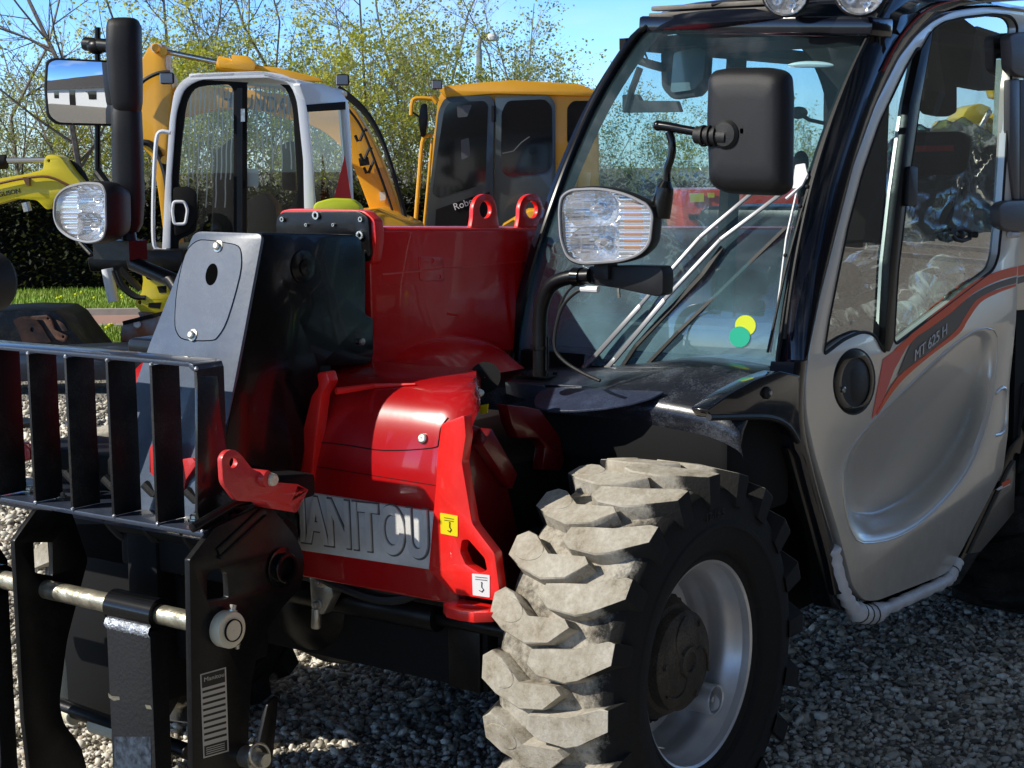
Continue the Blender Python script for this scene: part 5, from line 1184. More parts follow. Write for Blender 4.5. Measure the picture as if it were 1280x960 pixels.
sside([(383, 131), (432, 127), (432, 137), (384, 140)], DARK, 'sun_strip', .01, off=.004)
mb = MB(); c1 = B1(230, 96); mb.prism([B1(236, 92), B1(330, 88), B1(372, 100), B1s(428, 112), B1s(428, 112)+HEAD*.4, B1(250, 92)+HEAD*1.3], (0, 0, -.04)); mb.build('cab_roof', WGR, EX, bevel=.01)
mb = MB(); P3 = Pl(B1s.p0-B1s.n*.5, B1s.n); mb.trace([(431, 194), (441, 262), (414, 262)], Bk(D1+.30), HEAD*.01); mb.build('red_triangle', mat('red warning board', (.75, .02, .015), .5), EX)
mb = MB(); mb.trace(rnd([(392, 254), (412, 248), (440, 249), (452, 258), (452, 275), (390, 275)], 6), Bk(D1-.25), HEAD*.2); mb.build('lime_cover', mat('lime yellow reflective cloth', (.55, .62, .02), .5), EX, bevel=.02)
# seat and controls inside
mb = MB(); B15 = Bk(D1+.6)
mb.trace(rnd([(308, 250), (330, 240), (345, 258), (348, 330), (306, 330)], 6), B15, HEAD*.35); mb.trace(rnd([(268, 190), (292, 170), (296, 330), (262, 330)], 6), B15, HEAD*.1); mb.trace(rnd([(352, 180), (366, 175), (370, 240), (352, 236)], 5), B15, HEAD*.1)
mb.build('cab_seat', DARK, EX, bevel=.02)
mb = MB(); mb.trace([(309, 211), (323, 211), (323, 233), (309, 233)], Bk(D1+.1), HEAD*.006); mb.build('notice_sheet', WHITE, EX)
# arm, boom, cylinder
def boomsheet(px, nm, D, d=.28, m=None, bev=.01): return sheet(px, Bk(D), m or OR, nm, EX, d, (), bev)
boomsheet(rnd([(160, 112), (172, 84), (187, 56), (197, 52), (206, 58), (208, 88), (216, 100), (213, 150), (208, 200), (216, 250), (224, 318), (212, 322), (204, 290), (197, 235), (190, 196), (176, 182), (164, 150)], 5, 2), 'stick', D1+1.4)
boomsheet(sm2([(206, 110), (260, 108), (310, 112), (350, 118), (400, 124), (436, 132), (452, 150), (470, 185), (490, 235), (512, 300)], 3)+sm2([(476, 300), (458, 250), (440, 205), (425, 182), (400, 162), (365, 150), (310, 136), (260, 138), (208, 150)], 3), 'boom', D1+1.5, .3)
Bt = Bk(D1+1.49)
a, b = Bt(276, 133), Bt(364, 143)
lettering('HYUNDAI', 'boom_lettering', mat('dark boom letters', (.03, .03, .03), .5), EX, a-HEAD*.004, b-a, (0, 0, 1), .19, .003, width=(b-a).length*.96)
mb = MB(); B3 = Bk(D1+1.5)
mb.tube([B3(204, 64), B3(272, 78)], .024, 12); mb.build('cylinder_rod', CHR, EX)
mb = MB(); mb.tube([B3(272, 79), B3(320, 90), B3(345, 96)], .065, 14); mb.trace(rnd([(272, 72), (290, 76), (289, 68), (310, 70), (320, 80), (318, 88), (290, 86), (273, 84)], 2), Bk(D1+1.40), HEAD*.1); mb.trace(rnd([(318, 82), (345, 84), (398, 97), (404, 102), (350, 100), (322, 92)], 2), Bk(D1+1.45), HEAD*.1); mb.build('boom_cylinder', OR, EX, bevel=.006)
for k, off in enumerate((0, 3, -3)):
    mb = MB(); mb.tube([Bk(D1+1.42)(x+off*.3, y+off) for x, y in sm2([(424, 112), (440, 124), (458, 142), (474, 168), (488, 205), (504, 262), (510, 300)], 3)], .022, 6); mb.build('boom_hose', RUBS, EX)
mb = MB(); mb.tube([Bk(D1+1.34)(x, y) for x, y in sm2([(163, 128), (176, 104), (196, 92), (212, 90)], 4)], .018, 6); mb.build('boom_hose', RUBS, EX); mb = MB(); mb.tube([Bk(D1+1.38)(x, y) for x, y in sm2([(176, 178), (188, 180), (199, 194), (208, 222), (212, 260)], 4)], .03, 6); mb.build('boom_hose', RUBS, EX); mb = MB()
mb.tube([Bk(D1+1.40)(x, y) for x, y in sm2([(436, 137), (452, 160), (470, 205), (490, 262), (498, 300)], 4)], .012, 6)
mb.build('boom_hose', RUBS, EX)
mb = MB()
for q in ((451, 175), (457, 198), (462, 215)): mb.tube([Bk(D1+1.44)(q[0]-7+3*k, q[1]-6+8*math.sin(k*1.1)) for k in range(6)], .014, 5)
mb.trace([(448, 198), (460, 196), (462, 206), (450, 208)], Bk(D1+1.44), HEAD*.03); mb.build('hose_cluster', RUBS, EX)
mb = MB(); mb.trace(rnd([(474, 240), (482, 240), (482, 250), (475, 251)], 1), Bk(D1+1.47), HEAD*.02); mb.trace(rnd([(186, 58), (200, 54), (204, 62), (192, 66)], 2), Bk(D1+1.37), HEAD*.03); mb.build('boom_labels', WHITE, EX)
mb = MB()
for q in ((195, 60), (204, 64), (206, 200), (214, 250)): mb.cyl(Bk(D1+1.34)(*q), Bk(D1+1.42)(*q), .035, 12)
mb.build('arm_pins', OR, EX)
def worklight(px, py, D, par):
    c = Bk(D)(px, py); mb = MB(); mb.box(c, (.06, .11, .09), Matrix.Rotation(YAW+.3, 3, 'Z')); o = mb.build('work_light', BLKS, par, bevel=.02); mb = MB(); mb.box(c-HEAD*.04, (.02, .09, .07), Matrix.Rotation(YAW+.3, 3, 'Z')); mb.build('light_lens', mat('grey lens', (.4, .42, .45), .2) if 'grey lens' not in MAT else MAT['grey lens'], o); return o
worklight(428, 100, D1+.4, EX); worklight(209, 98, D1-.1, EX)
mb = MB(); Br = Bk(D1-.1); mb.tube([Br(*p) for p in sm2([(213, 166), (200, 165), (195, 180), (192, 240), (192, 300), (198, 312), (208, 313)], 4)], .016, 8); mb.build('grab_rail', WGR, EX)
mb = MB(); mb.trace([(150, 312), (230, 312), (230, 340), (112, 340), (108, 322), (130, 318)], Bk(D1-.2), HEAD*1.2); mb.trace([(200, 335), (460, 335), (460, 372), (200, 372)], B1, HEAD*1.9); mb.build('machine_house', BLKS, EX, bevel=.02)
mb = MB(); mb.trace([(396, 270), (470, 262), (520, 285), (520, 345), (396, 345)], Bk(D1+.5), HEAD*1.3); mb.build('engine_cover', OR, EX, bevel=.03)
mb = MB()
for dd in (.1, 1.5): mb.trace(rnd([(180, 392), (200, 374), (480, 374), (500, 392), (490, 430), (190, 430)], 14), Bk(D1+dd), HEAD*.35)
mb.build('track', BLKS, EX, bevel=.02)
mb = MB(); mb.tube([Bk(D1-.3)(134, 336), Bk(D1-.3)(142, 377)], .045, 12); mb.build('blade_ram', WGR, EX)
mb = MB()
for o_ in (0, 4): mb.tube([Bk(D1-.4)(x+o_, y) for x, y in sm2([(142, 338), (150, 356), (166, 370), (178, 372)], 4)], .02, 6)
mb.tube([Bk(D1-.3)(150, 336), Bk(D1-.3)(176, 362)], .028, 8); mb.build('bucket_hoses', RUBS, EX)
# ---- yellow quick hitch and bucket
D2 = 12.6
QH = thing('quick_hitch', gz(190, D2+.2), 'yellow quick hitch plate with two pin holes hanging over a scraped bucket', 'quick hitch')
mb = MB(); mb.trace(rnd([(177, 338), (196, 338), (208, 350), (212, 372), (206, 386), (203, 392), (176, 390), (168, 380), (170, 374), (177, 366), (179, 350)], 3), Bk(D2), HEAD*.25, [ell(174.5, 378, 2.4, 2.8, 8)]); mb.build('hitch_plate', YE_, QH, bevel=.006)
mb = MB(); mb.cyl(Bk(D2-.04)(187, 345), Bk(D2)(187, 345), .03, 12); mb.trace([(196, 358), (208, 357), (208, 366), (199, 366)], Bk(D2-.004), HEAD*.004); mb.trace([(186, 379), (202, 378), (200, 386), (185, 384)], Bk(D2-.004), HEAD*.004); mb.build('hitch_recess', DARK, QH)
BU1 = thing('scraped_bucket', gz(185, 12.7), 'scraped grey and rusty bucket standing below the yellow quick hitch', 'bucket')
mb = MB(); mb.trace(rnd([(154, 404), (172, 399), (190, 395), (206, 392), (212, 404), (206, 426), (186, 428), (152, 430), (150, 418)], 2), Bk(12.5), HEAD*.5); mb.trace(rnd([(172, 390), (190, 391), (196, 398), (176, 399)], 2), Bk(12.55), HEAD*.2); mb.build('bucket_shell', GRUST, BU1, bevel=.01)
mb = MB(); mb.bar(Bk(12.47)(154, 404), Bk(12.47)(206, 391), .03, .03); mb.bar(Bk(12.47)(150, 431), Bk(12.47)(190, 428), .03, .03); mb.build('cutting_edge', DARK, BU1)
mb = MB(); mb.lathe([(.03, -.02), (.022, -.03), (.001, -.03)], Bk(12.5)(172, 405), HEAD*1, 16); mb.build('bucket_badge', WHITE, BU1)
BU2 = thing('rusty_bucket', gz(45, 12.4), 'black bucket with rusty brown ear plates lying at the edge of the grass', 'bucket')
mb = MB(); mb.trace(rnd([(-30, 391), (20, 388), (66, 389), (80, 398), (90, 412), (112, 440), (112, 446), (-30, 446)], 2), Bk(12.0), HEAD*.7); mb.build('bucket_shell', mat('black bucket paint', (.012, .012, .014), .5, dust=.3), BU2, bevel=.01)
mb = MB(); mb.trace(rnd([(16, 401), (24, 396), (44, 398), (52, 408), (64, 428), (28, 428), (22, 412)], 2), Bk(11.97), HEAD*.03, [ell(40, 412, 2.5, 3, 8)]); mb.trace(rnd([(26, 396), (58, 394), (64, 400), (68, 412), (84, 420), (80, 428), (70, 424), (60, 410), (54, 400), (30, 399)], 2), Bk(11.94), HEAD*.03, [ell(60, 398, 1.8, 2, 8), ell(79, 421, 1.8, 2, 8)]); mb.trace(rnd([(70, 400), (78, 404), (84, 414), (78, 414)], 1), Bk(11.95), HEAD*.02); mb.build('ear_plates', RUST, BU2, bevel=.003)
# dark attachment frame lying on the gravel
AT_ = thing('steel_grab_frame', gz(70, 11.0), 'dark blue black steel attachment frame lying on the gravel behind the load guard', 'attachment')
mb = MB(); mb.trace(rnd([(-40, 446), (120, 438), (200, 436), (205, 452), (196, 474), (-40, 478)], 2), Bk(10.8), HEAD*.5); mb.build('frame_beam', mat('blue black steel', (.012, .016, .03), .3, coat=.3), AT_, bevel=.02)
mb = MB(); mb.trace(rnd([(115, 440), (150, 446), (148, 456), (110, 448)], 1), Bk(10.6), HEAD*.15); mb.build('frame_bracket', MAT['blue black steel'], AT_, bevel=.01)
TY = thing('spare_tyre', gz(-10, 9.4), 'dark tyre with grey rim at the far edge beside the rusty bucket', 'tyre')
c = Bk(9.4)(-14, 352); mb = MB(); mb.lathe([(.10, .08), (.14, .09), (.165, .06), (.17, 0), (.165, -.06), (.14, -.09), (.10, -.08)], c, (HEAD*.8+SIDE*.6), 40); mb.build('tyre_wall', RUBS, TY); mb = MB(); mb.lathe([(.10, .06), (.085, .02), (.03, .0), (.001, .0)], c, -(HEAD*.8+SIDE*.6), 28); mb.build('rim', RIM, TY)
mb = MB(); mb.tube([Vector((c.x, c.y, c.z)), Vector((c.x, c.y, .02))], .04, 8); mb.box((c.x, c.y, .02), (.4, .4, .04)); mb.build('stand', BLKS, TY)
# ---- yellow arm with silver ram
D3 = 11.5
YA = thing('yellow_excavator', gz(-60, D3+.5), 'yellow digger arm with dark lettering and silver ram beyond the far front lamp', 'digger')
mb = MB(); mb.trace(rnd([(-60, 236), (0, 223), (30, 218), (54, 212), (55, 200), (58, 194), (66, 193), (76, 197), (88, 214), (104, 232), (112, 242), (104, 256), (76, 246), (66, 252), (64, 261), (58, 262), (46, 250), (20, 248), (0, 254), (-60, 268)], 4, 3), Bk(D3), HEAD*.22, [ell(61, 201, 1.8, 2.2, 8)]); arm_ = mb.build('arm', YE_, YA, bevel=.008)
mb = MB(); mb.tube([Bk(D3-.02)(x, y) for x, y in sm2([(-40, 238), (0, 229), (30, 223), (60, 221), (86, 232)], 4)], .010, 6); mb.trace(rnd([(28, 221), (36, 222), (37, 233), (33, 232), (30, 226)], 2), Bk(D3-.03), HEAD*.03); mb.build('arm_pipe', mat('brown rust pipe', (.18, .08, .03), .6), YA)
a, b = Bk(D3-.005)(-14, 249), Bk(D3-.005)(25, 241)
lettering('FERGUSON', 'arm_lettering', MAT['dark boom letters'], arm_, a, b-a, (0, 0, 1), .045, .002, width=(b-a).length)
mb = MB(); mb.tube([Bk(D3+.1)(-60, 208), Bk(D3+.1)(8, 202)], .05, 12); mb.build('ram_barrel', DARK, YA)
mb = MB(); mb.tube([Bk(D3+.1)(8, 201), Bk(D3+.1)(58, 200)], .022, 10); mb.build('ram_rod', CHR, YA)
mb = MB()
for k in range(3): mb.tube([Bk(D3+.2)(x, y+k*2) for x, y in sm2([(74, 199), (92, 205), (104, 218), (110, 232)], 4)], .02, 6)
mb.build('arm_hoses', RUBS, YA)
mb = MB(); mb.tube([Bk(D3-.1)(32, 253), Bk(D3-.1)(35, 264)], .03, 10); mb.build('hanging_shackle', ZINC, YA)
mb = MB(); mb.trace(rnd([(-260, 300), (-140, 230), (-80, 232), (-70, 330), (-90, 420), (-300, 420)], 10), Bk(D3+.3), HEAD*.8); mb.build('digger_body', YE_, YA, bevel=.03)
mb = MB(); mb.cyl(Bk(D3)(-200, 430), Bk(D3+1.2)(-200, 430), .5, 28); mb.build('digger_wheel', RUBS, YA, bevel=.04)
# ---- second orange machine with charcoal doors
D4 = 16.5
E2 = thing('large_excavator', gz(640, D4+1), 'large orange excavator cab with charcoal doors and dark tinted windows behind the lifting eye', 'excavator')
B4 = Bk(D4)
sheet(rnd([(536, 330), (539, 200), (546, 140), (549, 118), (560, 109), (600, 103), (660, 101), (722, 106), (738, 112), (748, 124), (750, 330)], [2, 6, 6, 8, 10, 10, 10, 10, 6, 6, 2], 3), B4, OR, 'cab_body', E2, 1.5, (), .04)
cr_ = sheet(rnd([(548, 112), (560, 107), (640, 100), (724, 105), (744, 113), (748, 120), (700, 119), (620, 117), (556, 122)], 3, 3), B4, OR, 'roof_cap', E2, .2, (), .02, off=.05)
dr = sheet(rnd([(529, 310), (541, 200), (548, 138), (556, 121), (612, 119), (618, 126), (616, 310)], [2, 2, 6, 8, 6, 4, 2], 3), B4, DGP, 'door', E2, .05, (), .01, off=.06)
sheet(rnd([(619, 121), (686, 119), (694, 128), (695, 310), (617, 310)], [3, 8, 8, 2, 2], 3), B4, DGP, 'side_panel', E2, .05, (), .01, off=.055)
w1 = rnd([(540, 243), (547, 190), (555, 138), (561, 128), (606, 126), (610, 132), (607, 228), (600, 232), (548, 247)], 4, 2); w2 = rnd([(627, 140), (634, 126), (682, 124), (690, 134), (691, 205), (684, 216), (636, 222), (626, 214)], 5, 2)
WIN = mat('near black window', (.004, .004, .005), .06, coat=.3, spec=.35)
sheet(w1, B4, WIN, 'door_window', E2, .01, off=.064); sheet(w2, B4, WIN, 'side_window', E2, .01, off=.06); sheet(rnd([(709, 134), (716, 126), (740, 126), (744, 140), (744, 170), (709, 180)], 4, 2), B4, WIN, 'rear_window', E2, .01, off=.006)
mb = MB(); Bw = Bk(D4-.07); mb.tube([Bw(628, 192), Bw(642, 189), Bw(652, 178), Bw(662, 171)], .006, 5); mb.trace(rnd([(571, 132), (590, 131), (584, 146), (572, 147)], 2), Bw, HEAD*.004); mb.trace(rnd([(576, 175), (586, 172), (588, 195), (577, 200)], 2), Bw, HEAD*.004); mb.build('window_fittings', mat('grey fittings', (.10, .11, .12), .5), E2)
sheet([(545, 262), (590, 246), (612, 240), (612, 300), (543, 300)], B4, DARK, 'door_band', E2, .004, off=.066)
a, b = Bk(D4-.075)(568, 263), Bk(D4-.075)(597, 253)
lettering('Robex', 'door_lettering', WHITE, E2, a, b-a, (0, 0, 1), .095, .003, width=(b-a).length)
mb = MB(); Br = Bk(D4-.2); mb.tube([Br(*p) for p in sm2([(519, 283), (524, 220), (528, 178), (534, 169), (541, 170)], 4)], .020, 8); mb.tube([Br(*p) for p in sm2([(530, 283), (536, 220), (540, 175)], 4)], .014, 8); mb.tube([Br(*p) for p in sm2([(514, 144), (515, 130), (520, 123), (546, 124)], 4)], .020, 8); mb.tube([Br(540, 120), Br(546, 128)], .03, 8); mb.build('hand_rails', OR, E2)
mb = MB(); mb.trace(rnd([(526, 130), (534, 129), (535, 150), (532, 170), (526, 172), (523, 150)], 4), Bk(D4-.25), HEAD*.05); mb.tube([Bk(D4-.2)(515, 140), Bk(D4-.22)(527, 148)], .012, 6); mb.build('rear_view_mirror', BLKS, E2, bevel=.01)
worklight(546, 106, D4-.1, E2)
mb = MB(); mb.tube([Bk(D4-.075)(617, 132), Bk(D4-.075)(617, 152)], .018, 8); mb.build('door_hinge', BLKS, E2)
sheet([(620, 300), (629, 283), (662, 263), (720, 262), (720, 330), (620, 330)], Bk(D4-1.5), OR, 'side_cover', E2, .8, (), .02)
mb = MB(); mb.trace([(500, 330), (760, 330), (760, 372), (500, 372)], B4, HEAD*2.2); mb.build('turntable_deck', BLKS, E2, bevel=.03)
mb = MB()
for dd in (-.2, 2.0): mb.trace(rnd([(470, 376), (500, 364), (770, 364), (800, 376), (790, 396), (480, 396)], 10), Bk(D4+dd), HEAD*.5)
mb.build('track', BLKS, E2, bevel=.03)
# ---- red machine seen through the windscreen
D5 = 8.2
RM = thing('red_loader', gz(930, D5+.4), 'orange red machine body with yellow sticker, seen through the windscreen of the telehandler', 'loader')
RMM = mat('orange red paint', (.72, .055, .018), .35, coat=.4)
mb = MB(); mb.trace(rnd([(850, 238), (1120, 236), (1160, 250), (1160, 340), (880, 340), (862, 330), (852, 268)], 5), Bk(D5), HEAD*.9); mb.build('machine_body', RMM, RM, bevel=.03)
mb = MB(); mb.trace([(862, 242), (880, 241), (880, 252), (863, 253)], Bk(D5-.01), HEAD*.005); mb.trace([(884, 241), (893, 241), (893, 247), (885, 247)], Bk(D5-.01), HEAD*.005); mb.build('yellow_label', YEL, RM)
mb = MB(); mb.trace([(860, 268), (900, 268), (905, 276), (862, 275)], Bk(D5-.01), HEAD*.01); mb.trace([(912, 262), (930, 256), (930, 300), (908, 300)], Bk(D5-.01), HEAD*.01); mb.build('dark_grille', DARK, RM)
mb = MB(); 
for px in (900, 1110): mb.cyl(Bk(D5-.1)(px, 440), Bk(D5+.15)(px, 440), .40, 28)
mb.build('machine_wheel', RUBS, RM, bevel=.03)
# ---- yellow attachment seen through the door
D6 = 7.5
YM = thing('yellow_excavator', gz(1215, D6+.3), 'yellow digger arm joint with silver pin seen through the opening door window', 'digger')
mb = MB(); mb.trace(rnd([(1178, 162), (1186, 150), (1202, 147), (1210, 134), (1226, 129), (1240, 135), (1222, 166), (1196, 170), (1186, 168)], 3), Bk(D6), HEAD*.25); mb.trace([(1194, 172), (1222, 172), (1216, 420), (1208, 420)], Bk(D6), HEAD*.2); mb.trace([(1232, 150), (1250, 140), (1256, 420), (1226, 420)], Bk(D6+.2), HEAD*.25); mb.trace(rnd([(1239, 112), (1246, 104), (1254, 108), (1252, 124), (1242, 122)], 2), Bk(D6+.2), HEAD*.1); mb.build('arm', YE_, YM, bevel=.008)
mb = MB(); mb.cyl(Bk(D6-.04)(1198, 162), Bk(D6)(1198, 162), .035, 14); mb.tube([Bk(D6-.05)(1192, 170), Bk(D6-.05)(1222, 172)], .010, 8); mb.tube([Bk(D6-.03)(1238, 138), Bk(D6-.03)(1220, 170), Bk(D6-.03)(1214, 240)], .012, 8); mb.build('arm_pin', CHR, YM)
mb = MB(); mb.box(gz(1230, D6+.3)+Vector((0, 0, .3)), (.8, .8, .6)); mb.build('machine_base', BLKS, YM, bevel=.03)
# brown building corner behind the rear post
# ---- street lamp
SL = thing('street_lamp', gz(599, 38), 'slim grey street lamp with white dome head rising behind the orange cab roof', 'street lamp')
mb = MB(); c = gz(599, 38); hd_ = Bk(38)(599, 62); mb.tube([c, hd_], .07, 8); mb.tube([Bk(38)(*p) for p in sm2([(599, 62), (600, 50), (606, 44), (612, 46)], 4)], .05, 8); mb.build('lamp_post', mat('galvanised post', (.35, .36, .36), .5, metal=.5), SL)
mb = MB(); mb.lathe([(.001, .14), (.09, .13), (.15, .07), (.16, 0), (.14, -.02), (.001, -.03)], Bk(38)(615, 50), (0, 0, 1), 20); mb.build('lamp_head', WHITE, SL)
# ---- buildings behind the viewer, seen in mirror and paint
def block(c, ang, L, Wd, H, RH, m1, m2, name, label, doors=True):
    T = thing(name, c, label, 'building'); R = Matrix.Rotation(ang, 3, 'Z'); c = Vector(c)
    def q(x, y, z): return c+R @ Vector((x, y, z))
    mb = MB(); mb.box(c+Vector((0, 0, H/2)), (L, Wd, H), R); mb.build('wall', m1, T)
    mb = MB(); e = .6; h = Wd/2+e; prof_ = [(-h, H-.12), (0, H+RH), (h, H-.12), (h, H-.28), (0, H+RH-.16), (-h, H-.28)]
    mb.prism([q(-L/2-e, y, z) for y, z in prof_], R @ Vector((L+2*e, 0, 0))); mb.build('roof', m2, T)
    mb = MB(); n = int(L/4)
    for k in range(n):
        x = -L/2+2+k*4
        for s in (-1, 1): mb.box(q(x, s*(Wd/2+.02), 1.5 if k % 3 else 1.1), (1.3, .06, 1.1 if k % 3 else 2.2), R)
    mb.build('windows', WIN, T); return T
WALLW = mat('white rendered wall', (.72, .72, .70), .8, nscale=8, nstr=.1, vary=.1); ROOFD = mat('dark tiled roof', (.06, .055, .055), .7, nscale=30, nstr=.5, vary=.3); BRN = mat('brown brick', (.12, .06, .04), .8, vary=.4, vscale=20)
block((14, 19, 0), .12, 26, 7, 2.7, 1.9, WALLW, ROOFD, 'low_building', 'long low white building with dark tiled roof, reflected in the far mirror')
VN = thing('parked_van', (3.0, 13.5, 0), 'white van standing by the low white building, reflected in the mirror', 'van')
mb = MB(); mb.prism([Vector((x, 12.6, z)) for x, z in ((.2, .4), (5.2, .4), (5.25, 1.0), (4.6, 1.25), (4.1, 2.0), (3.6, 2.3), (.25, 2.3))], (0, 1.9, 0)); mb.build('van_body', WHITE, VN, bevel=.08)
mb = MB(); mb.prism([Vector((x, 12.585, z)) for x, z in ((3.2, 1.3), (4.5, 1.3), (4.05, 1.95), (3.2, 1.95))], (0, .01, 0)); mb.build('van_window', WIN, VN)
mb = MB(); [mb.cyl((x, 12.55, .36), (x, 14.55, .36), .35, 24) for x in (1.0, 4.3)]; mb.build('van_wheel', RUBS, VN, bevel=.03)

# ================================================================== GROUND
SUNAZ, SUNEL = math.radians(-40), math.radians(35)
SUND = Vector((math.cos(SUNAZ)*math.cos(SUNEL), math.sin(SUNAZ)*math.cos(SUNEL), math.sin(SUNEL)))
def gp(D, s, z=0): v = Vector((CAMP.x, CAMP.y, 0))+HEAD*D+SIDE*s; v.z = z; return v
def gravel_mat():
    m = bpy.data.materials.new('gravel ground'); m.use_nodes = True; nt = m.node_tree; N = nt.nodes; L = nt.links; b = N['Principled BSDF']; b.inputs['Roughness'].default_value = .9
    tc = N.new('ShaderNodeTexCoord'); vo = N.new('ShaderNodeTexVoronoi'); vo.inputs['Scale'].default_value = 55; L.new(tc.outputs['Object'], vo.inputs['Vector'])
    hs = N.new('ShaderNodeSeparateColor'); L.new(vo.outputs['Color'], hs.inputs[0]); cr = N.new('ShaderNodeValToRGB'); e = cr.color_ramp.elements; e[0].color = (.34, .31, .27, 1); e[1].color = (.84, .79, .70, 1); e2 = e.new(.5); e2.color = (.60, .56, .48, 1); L.new(hs.outputs[0], cr.inputs[0])
    n = N.new('ShaderNodeTexNoise'); n.inputs['Scale'].default_value = .7; n.inputs['Detail'].default_value = 5; L.new(tc.outputs['Object'], n.inputs['Vector'])
    ed = N.new('ShaderNodeMapRange'); ed.inputs[1].default_value = .0; ed.inputs[2].default_value = .011; ed.inputs[3].default_value = 1; ed.inputs[4].default_value = .5; L.new(vo.outputs['Distance'], ed.inputs[0])
    mx = N.new('ShaderNodeMix'); mx.data_type = 'RGBA'; mx.blend_type = 'MULTIPLY'; mx.inputs[0].default_value = 1; L.new(cr.outputs[0], mx.inputs[6]); L.new(ed.outputs[0], mx.inputs[7]); L.new(mx.outputs[2], b.inputs['Base Color'])
    bu = N.new('ShaderNodeBump'); bu.inputs['Strength'].default_value = 1; bu.inputs['Distance'].default_value = .02; bu.invert = True; L.new(vo.outputs['Distance'], bu.inputs['Height']); L.new(bu.outputs[0], b.inputs['Normal'])
    return m
GRV = gravel_mat()
mb = MB(); mb.add([(-300, -300, 0), (300, -300, 0), (300, 300, 0), (-300, 300, 0)], [(0, 1, 2, 3)]); tag(mb.build('ground', GRV, None, smooth=False), 'pale gravel yard', None, None, 'structure')
GRS = mat('grass soil', (.055, .10, .018), .9, vary=.5, vscale=2, vcol=(.10, .13, .03))
PTH = mat('brick red path', (.42, .26, .22), .85, nscale=50, nstr=.3, vary=.2, vscale=1)
KER = mat('pale kerb stone', (.42, .40, .37), .8, vary=.2)
def strip_(D0, D1_, z, m, nm, s0=-40, s1=40):
    mb = MB(); mb.add([gp(D0, s0, z), gp(D0, s1, z), gp(D1_, s1, z), gp(D1_, s0, z)], [(0, 1, 2, 3)]); return tag(mb.build(nm, m, None, smooth=False), nm.replace('_', ' '), None, None, 'structure')
strip_(13.4, 60, .004, GRS, 'lawn', -40, 9); strip_(15.0, 16.6, .008, PTH, 'path', -40, 9)
mb = MB(); mb.box(gp(14.95, 0, .03), (.10, 80, .08), Matrix.Rotation(YAW, 3, 'Z')); mb.box(gp(16.65, 0, .03), (.10, 80, .08), Matrix.Rotation(YAW, 3, 'Z')); tag(mb.build('kerb', KER, None), 'pale kerb along path', None, None, 'structure')
# stones
import numpy as np
rng = np.random.default_rng(5)
def stones(n_try):
    V = []; F = []; base = []
    for k in range(10):
        bm = bmesh.new(); bmesh.ops.create_icosphere(bm, subdivisions=1, radius=1)
        sc = Vector((rng.uniform(.8, 1.25), rng.uniform(.6, 1.0), rng.uniform(.4, .7)))
        vs = np.array([[v.co.x*sc.x, v.co.y*sc.y, v.co.z*sc.z] for v in bm.verts]); vs *= rng.uniform(.78, 1.2, (len(vs), 1))
        fs = np.array([[v.index for v in f.verts] for f in bm.faces]); bm.free(); base.append((vs, fs))
    allv = []; allf = []; off = 0; sh = []
    # sample points in the view wedge on the ground
    cnt = 0
    for (x0, x1, y0, y1, n, s0, s1) in ZONES:
        D = np.sqrt(rng.uniform(x0**2, x1**2, n)); px = rng.uniform(y0, y1, n)
        for d, p in zip(D, px):
            s = (p-640)/FPX*d*1.0
            P = gp(d, s); r = rng.uniform(s0, s1)*(.55 if rng.random() < .55 else (1.75 if rng.random() < .05 else 1.1))
            vs, fs = base[rng.integers(10)]; a = rng.uniform(0, 6.28); b = rng.normal(0, .5)
            ca, sa, cb, sb = math.cos(a), math.sin(a), math.cos(b), math.sin(b)
            R = np.array([[ca*cb, -sa, ca*sb], [sa*cb, ca, sa*sb], [-sb, 0, cb]])
            v = (vs*r) @ R.T+np.array([P.x, P.y, r*rng.uniform(.1, .75)])
            allv.append(v); allf.append(fs+off); off += len(v); c = rng.random(); sh.append(np.full(len(v), c)); cnt += 1
    V = np.concatenate(allv); F = np.concatenate(allf); S = np.concatenate(sh)
    me = bpy.data.meshes.new('gravel'); me.vertices.add(len(V)); me.vertices.foreach_set('co', V.ravel()); me.loops.add(len(F)*3); me.loops.foreach_set('vertex_index', F.ravel().astype(np.int32)); me.polygons.add(len(F)); me.polygons.foreach_set('loop_start', np.arange(0, len(F)*3, 3, dtype=np.int32)); me.update(calc_edges=True)
    at = me.attributes.new('shade', 'FLOAT', 'POINT'); at.data.foreach_set('value', S.astype(np.float32)); return me
ZONES = [(2.9, 5.6, -80, 1480, 62000, .006, .0125), (5.6, 10.5, -80, 420, 20000, .010, .018)]
gm = stones(0)
m = bpy.data.materials.new('gravel stones'); m.use_nodes = True; nt = m.node_tree; N = nt.nodes; L = nt.links; b = N['Principled BSDF']; b.inputs['Roughness'].default_value = .75; b.inputs['Specular IOR Level'].default_value = .3
at = N.new('ShaderNodeAttribute'); at.attribute_name = 'shade'; cr = N.new('ShaderNodeValToRGB'); e = cr.color_ramp.elements; e[0].color = (.10, .095, .085, 1); e[0].position = 0; e[1].color = (.86, .81, .71, 1)
for p_, c_ in ((.2, (.28, .26, .21, 1)), (.45, (.60, .55, .45, 1)), (.6, (.80, .74, .62, 1)), (.63, (.38, .29, .20, 1)), (.68, (.60, .56, .47, 1))): e.new(p_).color = c_
